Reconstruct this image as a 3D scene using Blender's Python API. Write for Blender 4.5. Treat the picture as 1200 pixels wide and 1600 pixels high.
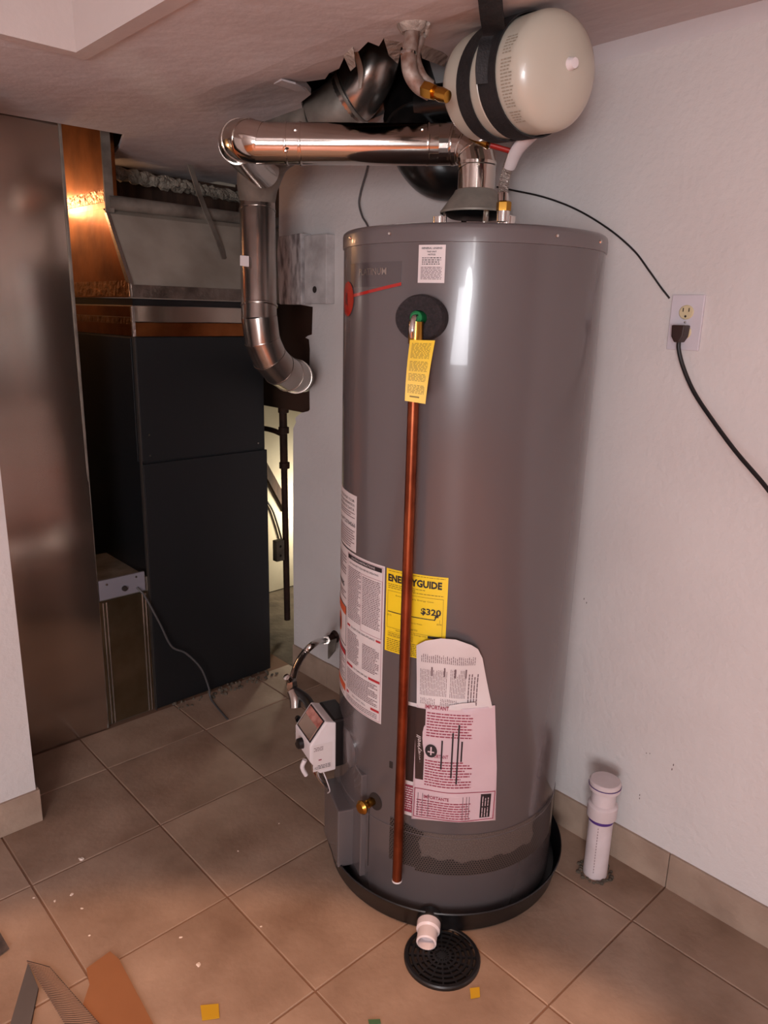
import bpy, bmesh, math, random
from mathutils import Vector, Matrix
from mathutils.geometry import delaunay_2d_cdt
random.seed(7)
PI = math.pi
for o in list(bpy.data.objects): bpy.data.objects.remove(o)
scn = bpy.context.scene
COL = scn.collection

# ------------------------------------------------------------------ camera
F = 1165.0; CAMH = 1.38
def _basis():
    dn = Vector((-110., -4350., -F)).normalized(); up = -dn
    A = Vector((-1160., 337., -F)); A -= up*A.dot(up); A.normalize()
    B = Vector((1330., 274., -F)); B -= up*B.dot(up); B.normalize()
    Y = (A + up.cross(B)).normalized(); X = Y.cross(up)
    return Matrix((X, Y, up))            # world = M @ cam
MR = _basis()
CAM = Vector((0, 0, CAMH))
cd = bpy.data.cameras.new('camera'); cam = bpy.data.objects.new('camera', cd); COL.objects.link(cam)
cam.matrix_world = Matrix.Translation(CAM) @ MR.to_4x4()
cd.sensor_fit = 'VERTICAL'; cd.sensor_height = 36; cd.lens = 36*F/1600; cd.clip_start = .02
scn.camera = cam
def ray(x, y): return MR @ Vector((x-600, 800-y, -F))
def at(x, y, depth): return CAM + ray(x, y)*(depth/F)
def on_z(x, y, z=0.): r = ray(x, y); return CAM + r*((z-CAMH)/r.z)
def on_x(x, y, X): r = ray(x, y); return CAM + r*(X/r.x)
def on_y(x, y, Y): r = ray(x, y); return CAM + r*(Y/r.y)

# ------------------------------------------------------------------ world, lights, exposure
w = bpy.data.worlds.new('world'); scn.world = w; w.use_nodes = True
w.node_tree.nodes['Background'].inputs[0].default_value = (.55, .45, .42, 1)
w.node_tree.nodes['Background'].inputs[1].default_value = .02
vs = scn.view_settings
vs.view_transform = 'Standard'; vs.look = 'None'; vs.gamma = 1; vs.use_curve_mapping = False
vs.exposure = 0.0
def light(name, kind, loc, energy, color, target=None, **kw):
    l = bpy.data.lights.new(name, kind); o = bpy.data.objects.new(name, l); COL.objects.link(o)
    o.location = loc; l.energy = energy; l.color = color
    for k, v in kw.items(): setattr(l, k, v)
    if target is not None:
        o.rotation_euler = (Vector(target)-Vector(loc)).to_track_quat('-Z', 'Y').to_euler()
    return o
light('room_fill_point', 'POINT', (-1.25, -.95, 1.42), 64, (.97, .96, 1), shadow_soft_size=.16)  # added fill point that lifts the low ceiling and walls, no known lamp
light('room_fill_panel', 'AREA', (-2.5, -1.2, 1.05), 104, (.95, .95, 1), (0, .6, 2.0), shape='RECTANGLE', size=1.5, size_y=.8)  # added fill panel for even light on ceiling and walls, no known window
light('tank_highlight_strip', 'AREA', (-1.9, -1.75, 1.95), 5, (1, .95, .93), (1.3, 1.1, 1.4), shape='RECTANGLE', size=.14, size_y=.60)  # added strip light that shapes the tank highlight, no known floor lamp
light('phone_flash', 'POINT', (-.03, .0, 1.44), 5.5, (.93, .95, 1), shadow_soft_size=.014)
light('recessed_downlight', 'SPOT', (-.25, .25, 2.36), 205, (1, .57, .34), (-.25, .25, 0), spot_size=math.radians(68), spot_blend=.13, shadow_soft_size=.04)
light('closet_bulb', 'POINT', (2.22, 2.80, .42), 10, (1, .88, .66), shadow_soft_size=.04)
light('plenum_glint_fill', 'POINT', (.95, 2.88, 1.72), 2.5, (1, .55, .28), shadow_soft_size=.03)  # added warm light for orange glints on the plenum side, no known bulb

# ------------------------------------------------------------------ materials
def rgb(h):
    h = h.lstrip('#'); c = [int(h[i:i+2], 16)/255 for i in (0, 2, 4)]
    return tuple(x/12.92 if x <= .04045 else ((x+.055)/1.055)**2.4 for x in c)+(1,)
MATS = {}
def mat(name, col, rough=.5, metal=0, col2=None, scale=8, bump=0, bscale=40, coat=0, mix=(.35, .7), emit=None, trans=0, spec=.5, detail=6, rvar=0, stretch=None):
    if name in MATS: return MATS[name]
    m = bpy.data.materials.new(name); m.use_nodes = True; nt = m.node_tree; N = nt.nodes; L = nt.links
    b = N['Principled BSDF']
    c1 = rgb(col) if isinstance(col, str) else tuple(col)+(1,)
    b.inputs['Base Color'].default_value = c1; b.inputs['Roughness'].default_value = rough
    b.inputs['Metallic'].default_value = metal; b.inputs['Coat Weight'].default_value = coat
    b.inputs['Specular IOR Level'].default_value = spec
    if trans: b.inputs['Transmission Weight'].default_value = trans
    tc = N.new('ShaderNodeTexCoord'); src = tc.outputs['Object']
    if stretch:
        mp = N.new('ShaderNodeMapping'); mp.inputs['Scale'].default_value = stretch; L.new(src, mp.inputs[0]); src = mp.outputs[0]
    no = N.new('ShaderNodeTexNoise'); no.inputs['Scale'].default_value = scale; no.inputs['Detail'].default_value = detail
    L.new(src, no.inputs['Vector'])
    c2 = c1 if col2 is None else (rgb(col2) if isinstance(col2, str) else tuple(col2)+(1,))
    if col2 is None: c2 = tuple(x*.88 for x in c1[:3])+(1,)
    r = N.new('ShaderNodeValToRGB'); r.color_ramp.elements[0].position = mix[0]; r.color_ramp.elements[1].position = mix[1]
    r.color_ramp.elements[0].color = c1; r.color_ramp.elements[1].color = c2
    L.new(no.outputs['Fac'], r.inputs[0]); L.new(r.outputs[0], b.inputs['Base Color'])
    if rvar:
        mr = N.new('ShaderNodeMapRange'); mr.inputs['To Min'].default_value = rough-rvar; mr.inputs['To Max'].default_value = rough+rvar
        mr.inputs['From Min'].default_value = .3; mr.inputs['From Max'].default_value = .7
        L.new(no.outputs['Fac'], mr.inputs['Value']); L.new(mr.outputs[0], b.inputs['Roughness'])
    if bump:
        n2 = N.new('ShaderNodeTexNoise'); n2.inputs['Scale'].default_value = bscale; n2.inputs['Detail'].default_value = 4
        L.new(src, n2.inputs['Vector'])
        bp = N.new('ShaderNodeBump'); bp.inputs['Strength'].default_value = bump; bp.inputs['Distance'].default_value = .01
        L.new(n2.outputs['Fac'], bp.inputs['Height']); L.new(bp.outputs[0], b.inputs['Normal'])
    MATS[name] = m; return m
M_wall = mat('wall_paint', '#cbc4c1', .8, col2='#c3bbb8', scale=3, bump=.25, bscale=60)
M_wall2 = mat('dirty_wall_paint', '#bdb6b4', .85, col2='#918784', scale=12, bump=.3, bscale=50)
M_ceil = mat('ceiling_paint', '#c9c2c2', .85, col2='#bdb6b6', scale=2.2, bump=.3, bscale=18)
M_soffit = mat('bulkhead_paint', '#bdb0ab', .85, scale=3, bump=.15, bscale=30)
M_gyp = mat('broken_gypsum', '#b5a89c', .95, col2='#6d6058', scale=30, bump=.6, bscale=80)
M_tile = mat('travertine_tile', '#9d8370', .6, col2='#775d4b', scale=5, bump=.12, bscale=55, mix=(.32, .72), detail=12, rvar=.08)
M_tile2 = mat('travertine_base_tile', '#a8917f', .6, col2='#8b7464', scale=9, bump=.2, bscale=60, mix=(.3, .75), detail=10)
M_grout = mat('grout', '#7a5945', .9, col2='#7a5b48', scale=14)
M_woodfloor = mat('orange_wood_floor', '#d97b3c', .45, col2='#8a4a26', scale=4, stretch=(1, 12, 1))
M_conc = mat('dirty_concrete', '#62574a', .9, col2='#3d342b', scale=9, bump=.5, bscale=40)
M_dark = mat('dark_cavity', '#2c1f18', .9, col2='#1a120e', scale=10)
M_wood = mat('old_stud_wood', '#4d3426', .8, col2='#2b1b13', scale=8, stretch=(4, 4, .5), bump=.2)
M_tank = mat('grey_enamel', '#5a5252', .25, col2='#564e4e', scale=1.5, coat=.25, bump=.012, bscale=5)
M_cap = mat('grey_enamel_lid', '#5e5656', .28, coat=.2, scale=2)
M_black = mat('black_plastic', '#0c0b0c', .35, col2='#141214', scale=10)
M_blackabs = mat('black_pipe_plastic', '#0b0a0a', .28, col2='#1b1817', scale=14)
M_furn = mat('black_furnace_paint', '#121417', .45, col2='#101214', scale=2, bump=.02, bscale=120)
M_steel = mat('galvanised_steel', '#b8afa8', .24, .95, col2='#9a9088', scale=9, bump=.015, bscale=9)
M_steeld = mat('dusty_galvanised_steel', '#8d847a', .55, .4, col2='#5c534b', scale=12, bump=.1, bscale=40)
M_flue = mat('polished_flue_steel', '#c9c0b8', .12, 1, col2='#b8aea6', scale=6, bump=.02, bscale=30)
M_duct = mat('duct_sheet_metal', '#bfb0a4', .17, .96, col2='#a89a8e', scale=2, bump=.05, bscale=5, stretch=(1, 1, .3))
M_orangerefl = mat('orange_reflection_metal', '#a9683c', .28, 1, col2='#7c4526', scale=9, bump=.1, bscale=14)  # orange reflection on galvanised sheet, put into the metal colour
M_foil = mat('crinkled_foil_tape', '#b98a66', .3, 1, col2='#8a5c3c', scale=16, bump=.7, bscale=45)  # warm tint puts the orange glints into the tape colour
M_foilg = mat('grey_foil_tape', '#978c84', .35, 1, col2='#6c625b', scale=16, bump=.6, bscale=45)
M_plen = mat('plenum_metal', '#a2988c', .42, .3, col2='#877d72', scale=7, bump=.06, bscale=10)
M_cream = mat('cream_enamel', '#b9b1a2', .3, coat=.15, scale=4)
M_strap = mat('black_strap', '#141112', .7, col2='#1d191a', scale=60, bump=.2, bscale=200)
M_chrome = mat('chrome', '#d8d4d0', .12, 1)
M_braid = mat('braided_steel', '#b8aca4', .3, 1, bump=.8, bscale=300)
M_brass = mat('brass', '#b98a3c', .25, 1, col2='#8e6428')
M_copper = mat('copper_pipe', '#8f4c30', .36, .95, col2='#6a3320', scale=18)
M_oldcopper = mat('corroded_copper_pipe', '#7a5a4c', .6, .5, col2='#a89a90', scale=40, bump=.3)
M_rust = mat('rusty_iron_pipe', '#2b1812', .75, .3, col2='#43281c', scale=20, bump=.4, bscale=90)
M_ivory = mat('ivory_plastic', '#c8b894', .4)
M_plate = mat('white_plate_plastic', '#c8c0c6', .35)
M_brown = mat('brown_rubber', '#2c1712', .5)
M_pvc = mat('white_pvc', '#cdbfc0', .4, col2='#bfafae', scale=12)
M_purple = mat('purple_primer', '#4b2a73', .5)
M_white = mat('white_plastic', '#d6cccc', .35)
M_label = mat('white_label', '#cfc4c2', .5, col2='#c8bbb9')
M_pinkp = mat('pinkish_paper', '#c8b0b4', .5, col2='#c0a6ab')
M_yel = mat('yellow_label', '#e8c514', .5, col2='#dcb612')
M_tag = mat('yellow_tag', '#e0b818', .45, col2='#d2a812')
M_ink = mat('black_ink', '#1c1216', .6)
M_inkg = mat('grey_ink', '#6b5558', .6)
M_inkr = mat('red_ink', '#a8242c', .55)
M_inkp = mat('crimson_ink', '#8e2f44', .6)
M_inkt = mat('gold_ink', '#7d6410', .6)
M_orange = mat('orange_ink', '#c4552e', .55)
M_red = mat('red_gloss', '#a31a12', .25, coat=.3)
M_redrub = mat('red_vinyl_grip', '#a0231a', .5)
M_foam = mat('charcoal_foam', '#1f191a', .95, col2='#2c2426', scale=150, bump=.5, bscale=250)
M_green = mat('green_plastic', '#1f7a45', .4)
M_card = mat('orange_cardboard', '#8c5a36', .7, col2='#7f4f2d', scale=3)
M_fluff = mat('glass_wool', '#9c8f80', 1, col2='#6d6052', scale=60, bump=1, bscale=120)
M_brownstain = mat('brown_wood_wall', '#3c2418', .7, col2='#2a1810', scale=6)
M_cable = mat('grey_cable', '#4e4a4a', .5)
M_cableb = mat('black_cable', '#171213', .5)
M_badge = mat('dark_badge', '#4b4344', .2, coat=.6)
M_tape = mat('clear_film', '#cfc6c6', .15, spec=.8)
M_yelscrap = mat('yellow_scrap_paper', '#b48a12', .6)
M_plaster = mat('plaster_crumb', '#d6c4b6', .9)

# ------------------------------------------------------------------ builders
def root_loc(p):
    v = Vector((0, 0, 0))
    while p is not None: v = v + p.location; p = p.parent
    return v
def link_mesh(name, me, m, parent=None):
    o = bpy.data.objects.new(name, me); COL.objects.link(o)
    for mm in (m if isinstance(m, (list, tuple)) else [m]): me.materials.append(mm)
    if parent is not None:
        me.transform(Matrix.Translation(-root_loc(parent))); o.parent = parent
    return o
def from_bm(name, bm, m, parent=None, smooth=False, angle=None):
    bmesh.ops.recalc_face_normals(bm, faces=bm.faces)
    me = bpy.data.meshes.new(name); bm.to_mesh(me); bm.free()
    if smooth:
        for p in me.polygons: p.use_smooth = True
        if angle: me.set_sharp_from_angle(angle=math.radians(angle))
    return link_mesh(name, me, m, parent)
def thing(name, label, cat, loc=(0, 0, 0), group=None):
    o = bpy.data.objects.new(name, None); COL.objects.link(o); o.location = loc; o.empty_display_size = .1
    o['label'] = label; o['category'] = cat
    if group: o['group'] = group
    return o
def tag(o, label, cat, group=None):
    o['label'] = label; o['category'] = cat
    if group: o['group'] = group
    return o
def struct(o): o['kind'] = 'structure'; return o
def lab(o, s): o['label'] = s; return o
def bm_box(bm, lo, hi, mtx=None):
    r = bmesh.ops.create_cube(bm, size=1)
    c = (Vector(lo)+Vector(hi))/2; s = Vector(hi)-Vector(lo)
    T = Matrix.Translation(c) @ Matrix.Diagonal((s.x, s.y, s.z, 1))
    if mtx is not None: T = mtx @ T
    bmesh.ops.transform(bm, matrix=T, verts=r['verts']); return r['verts']
def box(name, lo, hi, m, parent=None, bevel=0, mtx=None):
    bm = bmesh.new(); bm_box(bm, lo, hi, mtx)
    if bevel: bmesh.ops.bevel(bm, geom=bm.edges[:], offset=bevel, segments=2, affect='EDGES', profile=.6)
    return from_bm(name, bm, m, parent)
def prism(name, pts, off, m, parent=None, bevel=0):
    """pts: 3D polygon; off: extrusion vector"""
    bm = bmesh.new(); vs_ = [bm.verts.new(p) for p in pts]; f = bm.faces.new(vs_)
    r = bmesh.ops.extrude_face_region(bm, geom=[f]); nv = [g for g in r['geom'] if isinstance(g, bmesh.types.BMVert)]
    bmesh.ops.translate(bm, verts=nv, vec=Vector(off))
    if bevel: bmesh.ops.bevel(bm, geom=bm.edges[:], offset=bevel, segments=2, affect='EDGES', profile=.6)
    return from_bm(name, bm, m, parent)
def frame_of(d):
    d = Vector(d).normalized(); a = Vector((0, 0, 1)) if abs(d.z) < .9 else Vector((1, 0, 0))
    x = a.cross(d).normalized(); y = d.cross(x); return x, y, d
def mframe(o, d):
    x, y, z = frame_of(d); M = Matrix((x, y, z)).transposed().to_4x4(); M.translation = Vector(o); return M
def lathe(name, prof, m, parent=None, origin=(0, 0, 0), axis=(0, 0, 1), seg=32, angle=35, sx=1, sy=1):
    bm = bmesh.new(); x, y, d = frame_of(axis) if abs(Vector(axis).normalized().z) < .999 else (Vector((1, 0, 0)), Vector((0, 1, 0)), Vector(axis).normalized())
    o = Vector(origin); rings = []
    for r, z in prof:
        if r < 1e-6: rings.append([bm.verts.new(o+d*z)])
        else: rings.append([bm.verts.new(o+d*z+x*r*sx*math.cos(2*PI*k/seg)+y*r*sy*math.sin(2*PI*k/seg)) for k in range(seg)])
    for a, b in zip(rings, rings[1:]):
        for k in range(seg):
            k2 = (k+1) % seg
            if len(a) == 1 and len(b) == 1: continue
            if len(a) == 1: bm.faces.new((a[0], b[k], b[k2]))
            elif len(b) == 1: bm.faces.new((a[k], a[k2], b[0]))
            else: bm.faces.new((a[k], a[k2], b[k2], b[k]))
    return from_bm(name, bm, m, parent, True, angle)
def crom(pts, n=8):
    P = [Vector(p) for p in pts]
    if len(P) < 3 or n < 2: return P
    out = []
    for i in range(len(P)-1):
        p0 = P[i-1] if i else P[0]*2-P[1]; p1, p2 = P[i], P[i+1]; p3 = P[i+2] if i+2 < len(P) else P[-1]*2-P[-2]
        for k in range(n):
            t = k/n
            out.append(.5*((2*p1)+(p2-p0)*t+(2*p0-5*p1+4*p2-p3)*t*t+(3*p1-p0-3*p2+p3)*t**3))
    return out+[P[-1]]
def bm_tube(bm, pts, r, seg=12, cap=True, flat=None):
    P = [Vector(p) for p in pts]; rr = r if isinstance(r, (list, tuple)) else [r]*len(P)
    t0 = (P[1]-P[0]).normalized(); x, y, _ = frame_of(t0); rings = []
    for i, p in enumerate(P):
        t = ((P[i+1]-p) if i == 0 else (p-P[i-1]) if i == len(P)-1 else (P[i+1]-p).normalized()+(p-P[i-1]).normalized()).normalized()
        x = (x-t*x.dot(t)).normalized(); y = t.cross(x)
        rings.append([bm.verts.new(p+x*rr[i]*math.cos(2*PI*k/seg)+y*rr[i]*(flat or 1)*math.sin(2*PI*k/seg)) for k in range(seg)])
    for a, b in zip(rings, rings[1:]):
        for k in range(seg): bm.faces.new((a[k], a[(k+1) % seg], b[(k+1) % seg], b[k]))
    if cap: bm.faces.new(rings[0][::-1]); bm.faces.new(rings[-1])
def tube(name, pts, r, m, parent=None, seg=12, n=8, cap=True, flat=None):
    bm = bmesh.new(); P = crom(pts, n) if n > 1 else pts
    if isinstance(r, (list, tuple)) and len(r) != len(P):
        L = len(P)-1; q = []
        for i in range(len(P)):
            f = i/L*(len(r)-1); a = int(min(f, len(r)-2)); q.append(r[a]+(r[a+1]-r[a])*(f-a))
        r = q
    bm_tube(bm, P, r, seg, cap, flat); return from_bm(name, bm, m, parent, True, 50)
def ring(name, c, d, r, th, m, parent=None, h=.006, seg=28):
    return lathe(name, [(r-.002, -h/2), (r+th*.7, -h/2), (r+th, 0), (r+th*.7, h/2), (r-.002, h/2)], m, parent, c, d, seg, 60)
def in_poly(x, y, poly):
    c = False; j = len(poly)-1
    for i in range(len(poly)):
        xi, yi = poly[i]; xj, yj = poly[j]
        if (yi > y) != (yj > y) and x < (xj-xi)*(y-yi)/(yj-yi)+xi: c = not c
        j = i
    return c
def sm(t): t = max(0, min(1, t)); return t*t*(3-2*t)

# ------------------------------------------------------------------ setting
WX = 1.616; YF = 2.262
def ceil_z(x, y): return 1.855+.11*sm((x-.95)/.6)*sm((2.15-y)/.8)
# floor slab + tiles
fl = struct(box('floor', (-2.6, -3.0, -.12), (2.7, 3.5, -.005), M_conc))
box('wood_flooring', (-2.6, -3.0, -.005), (-.24, 1.9, -.001), M_woodfloor, fl)
box('wood_flooring', (-.24, -3.0, -.005), (1.62, .298, -.001), M_woodfloor, fl)
box('grout_bed', (-.24, .30, -.0049), (1.614, 2.6, -.003), M_grout, fl)
GW_ = .0038
xs = [.093-.339, .093, .432, .771, 1.11, 1.449, 1.6135]; ys = [.300, .647, .994, 1.341, 1.688, 2.035, 2.255]
def tile_mesh(w_, d_, h_, mtl):
    bm = bmesh.new(); bm_box(bm, (0, 0, 0), (w_, d_, h_))
    top = [e for e in bm.edges if all(v.co.z > h_/2 for v in e.verts)]
    bmesh.ops.bevel(bm, geom=top, offset=.002, segments=1, affect='EDGES')
    me = bpy.data.meshes.new('tile'); bm.to_mesh(me); bm.free(); me.materials.append(mtl); return me
tm = {}
for i in range(len(xs)-1):
    for j in range(len(ys)-1):
        w_ = xs[i+1]-xs[i]-GW_; d_ = ys[j+1]-ys[j]-GW_; k = (round(w_, 3), round(d_, 3))
        if k not in tm: tm[k] = tile_mesh(w_, d_, .006, M_tile)
        o = bpy.data.objects.new('tile', tm[k]); COL.objects.link(o); o.parent = fl
        o.location = (xs[i]+GW_/2, ys[j]+GW_/2, -.005+random.uniform(-.0007, .0007)-.001)
        o.rotation_euler = (random.uniform(-.0015, .0015), random.uniform(-.0015, .0015), 0)
# per-object variation for tiles
nt = M_tile.node_tree; oi = nt.nodes.new('ShaderNodeObjectInfo'); tcn = [n for n in nt.nodes if n.type == 'TEX_COORD'][0]
va = nt.nodes.new('ShaderNodeVectorMath'); va.operation = 'ADD'; mu = nt.nodes.new('ShaderNodeMath'); mu.operation = 'MULTIPLY'; mu.inputs[1].default_value = 50
nt.links.new(oi.outputs['Random'], mu.inputs[0]); nt.links.new(tcn.outputs['Object'], va.inputs[0]); nt.links.new(mu.outputs[0], va.inputs[1])
for n in nt.nodes:
    if n.type == 'TEX_NOISE': nt.links.new(va.outputs[0], n.inputs['Vector'])

# right wall (partition): outline in (y, z), extruded in +x
outl = [(-3.0, 0), (2.222, 0), (2.224, .5), (2.218, .96), (2.20, .985), (2.205, 1.0), (2.17, 1.022), (2.125, 1.034), (2.118, 1.04), (2.12, 1.15), (2.117, 1.25), (2.122, 1.283), (2.142, 1.288),
        (2.128, 1.295), (2.105, 1.30), (2.10, 1.392), (2.19, 1.40), (2.20, 1.43), (2.24, 1.452), (2.262, 1.447), (2.29, 1.459), (2.296, 1.6), (2.29, 1.78), (2.29, 2.0), (-3.0, 2.4)]
wr = struct(prism('wall_right', [(WX, y, z) for y, z in outl], (.10, 0, 0), M_wall))
struct(box('wall_front', (-2.6, -3.1, 0), (2.0, -3.0, 2.45), M_wall))
struct(box('wall_far_left', (-2.7, -3.0, 0), (-2.6, 2.1, 2.45), M_wall))
struct(box('wall_left', (-2.6, 1.925, 0), (.53, 2.05, 1.853), M_wall))
struct(box('ceiling_high', (-2.6, -3.0, 2.4), (.66, 1.6, 2.45), M_ceil))
bh = struct(box('trim_1', (-2.6, 1.6, 1.850), (.657, 1.632, 2.4), M_soffit))
struct(box('trim_2', (.657, -3.0, 1.850), (.689, 1.632, 2.4), M_soffit))
# low ceiling with torn hole
outer = [(.689, -3.0), (1.63, -3.0), (1.63, 2.25), (2.0, 2.25), (2.0, 2.99), (1.85, 2.93), (1.52, 2.83), (1.206, 2.715), (1.16, 2.60), (1.12, 2.45), (1.04, 2.235), (.6, 2.25), (-2.6, 2.25), (-2.6, 1.632), (.689, 1.632)]
def cpt(px, py):
    z = 1.93
    for _ in range(8): p = on_z(px, py, z); z = ceil_z(p.x, p.y)
    return (p.x, p.y)
hole_px = [(480, 195), (470, 160), (486, 148), (478, 138), (464, 132), (452, 126), (478, 128), (508, 124), (514, 114), (530, 106), (540, 84), (560, 80), (575, 66), (592, 72), (600, 60), (612, 78), (628, 72), (640, 84), (655, 66), (668, 88), (700, 96), (715, 120), (700, 170), (650, 190), (560, 205)]
hole = [cpt(*p) for p in hole_px]
hole = [(min(x, 1.60), y) for x, y in hole]
def cdt(outer, hole, step=.07, jit=.0):
    pts = list(outer)+list(hole); n0 = len(outer); n1 = len(hole)
    edges = [(i, (i+1) % n0) for i in range(n0)]+[(n0+i, n0+(i+1) % n1) for i in range(n1)]
    x = min(p[0] for p in outer)
    while x < max(p[0] for p in outer):
        y = min(p[1] for p in outer)
        while y < max(p[1] for p in outer):
            if x > .5 and y > 0 and in_poly(x, y, outer) and not in_poly(x, y, hole): pts.append((x+random.uniform(-.01, .01), y+random.uniform(-.01, .01)))
            y += step
        x += step
    r = delaunay_2d_cdt([Vector(p) for p in pts], edges, [], 0, 1e-5)
    V = r[0]; Fc = []
    for f in r[2]:
        cx = sum(V[i].x for i in f)/3; cy = sum(V[i].y for i in f)/3
        if in_poly(cx, cy, outer) and not (hole and in_poly(cx, cy, hole)): Fc.append(f)
    return V, Fc
V, Fc = cdt(outer, hole)
bm = bmesh.new(); vv = [bm.verts.new((v.x, v.y, ceil_z(v.x, v.y)+.0015*math.sin(v.x*13+v.y*7))) for v in V]
for f in Fc: bm.faces.new([vv[i] for i in f])
r_ = bmesh.ops.extrude_face_region(bm, geom=bm.faces[:])
bmesh.ops.translate(bm, verts=[g for g in r_['geom'] if isinstance(g, bmesh.types.BMVert)], vec=(0, 0, .013))
bmesh.ops.delete(bm, geom=[v for v in bm.verts if not v.link_faces], context='VERTS')
cl = struct(from_bm('ceiling', bm, M_ceil))
# torn paper flaps around the hole
def flap(pts, m=M_gyp, t=.004):
    P = [Vector(p) for p in pts]; return prism('torn_drywall', P, (0, 0, t), m, cl)
def cz(px, py, dz=0.):
    x, y = cpt(px, py); return Vector((x, y, ceil_z(x, y)+dz))
flap([cz(428, 130, -.002), cz(440, 121, -.006), cz(462, 124, -.010), cz(478, 132, -.014), cz(462, 133, -.012)], M_ceil)
flap([cz(536, 86, 0), cz(552, 74, 0), cz(556, 86, -.02), cz(548, 92, -.022)])
flap([cz(600, 62, 0), cz(628, 66, 0), cz(622, 82, -.02), cz(608, 76, -.012)])
flap([cz(655, 64, 0), cz(700, 88, 0), cz(694, 100, -.006), cz(660, 78, -.015)])
# framing above the ceiling
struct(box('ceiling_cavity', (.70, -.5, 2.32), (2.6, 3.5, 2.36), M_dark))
for y in (1.3, 1.72, 2.14, 2.56): box('joist', (.72, y, 2.0), (2.55, y+.04, 2.2), M_wood, cl)
# left wall end cap strip
# baseboards
def baseboard(name, pts_y, x0, x1, z1):
    b = None
    for a, c in zip(pts_y, pts_y[1:]):
        if b is None: b = struct(box(name, (x0, a+.001, 0), (x1, c-.001, z1), M_tile2, None, .0015))
        else: box('tile', (x0+random.uniform(-.0006, .0006), a+.001, 0), (x1, c-.001, z1+random.uniform(-.001, .001)), M_tile2, b, .0015)
baseboard('baseboard_right', [-.03, .305, .645, .985, 1.325, 1.665, 2.005, 2.222], 1.608, 1.6165, .098)
bl_ = struct(box('baseboard_left', (.195, 1.917, 0), (.538, 1.926, .098), M_tile2, None, .0015))
box('tile', (-.15, 1.9175, 0), (.192, 1.926, .098), M_tile2, bl_, .0015)
box('tile', (-.5, 1.917, 0), (-.153, 1.926, .098), M_tile2, bl_, .0015)
box('tile', (.5303, 1.928, 0), (.538, 2.05, .098), M_tile2, bl_, .0015)
# closet shell behind the furnace
struct(box('wall_back', (.2, 2.965, 0), (2.7, 3.05, 2.35), mat('closet_wall_paint', '#cfc7b4', .8, col2='#b9ae98', scale=5)))
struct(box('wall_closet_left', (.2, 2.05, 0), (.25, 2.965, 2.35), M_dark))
struct(box('wall_closet_right', (2.6, 1.7, 0), (2.7, 2.965, 2.35), M_wall2))
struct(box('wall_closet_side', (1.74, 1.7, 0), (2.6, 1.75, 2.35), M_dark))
for i, (x0, y0, x1, y1, z0, z1) in enumerate([(1.73, 2.15, 1.82, 2.75, 1.0, 2.3), (0,)*6, (1.80, 2.1, 2.2, 2.15, 0, 2.3)]):
    if i != 1: struct(box('trim_%d' % (i+3), (x0, y0, z0), (x1, y1, z1), M_brownstain))

# ------------------------------------------------------------------ water heater
CX, CY, R = 1.3015, 1.1246, .279
BA = math.atan2(-CY, -CX)
def nrm(s): a = BA+s/R; return Vector((math.cos(a), math.sin(a), 0))
def tan_(s): a = BA+s/R; return Vector((-math.sin(a), math.cos(a), 0))
def tp(s, z, off=0.): return Vector((CX, CY, z))+nrm(s)*(R+off)
WH = thing('water_heater', 'tall grey cylindrical gas water heater standing in the black pan', 'water heater', (CX, CY, .012))
O3 = (CX, CY, 0)
lathe('tank_body', [(0, .014), (R-.004, .014), (R, .02), (R, 1.513)], M_tank, WH, O3, seg=128)
lathe('tank_lid', [(R-.001, 1.507), (R+.0025, 1.508), (R+.0025, 1.531), (R+.001, 1.537), (R-.004, 1.541), (0, 1.546)], M_cap, WH, O3, seg=128, angle=50)
lathe('body_seam', [(R-.001, .236), (R+.0012, .237), (R+.0012, .239), (R-.001, .240)], M_tank, WH, O3, seg=96)
def screw(p, n, parent, r=.004, m=M_chrome, name='screw'):
    return lathe(name, [(0, .0025), (r*.7, .002), (r, 0), (r, -.001)], m, parent, p, n, 8)
for s in (-.30, -.165, .30, .16): screw(tp(s, 1.524, .003), nrm(s), WH)

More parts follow.
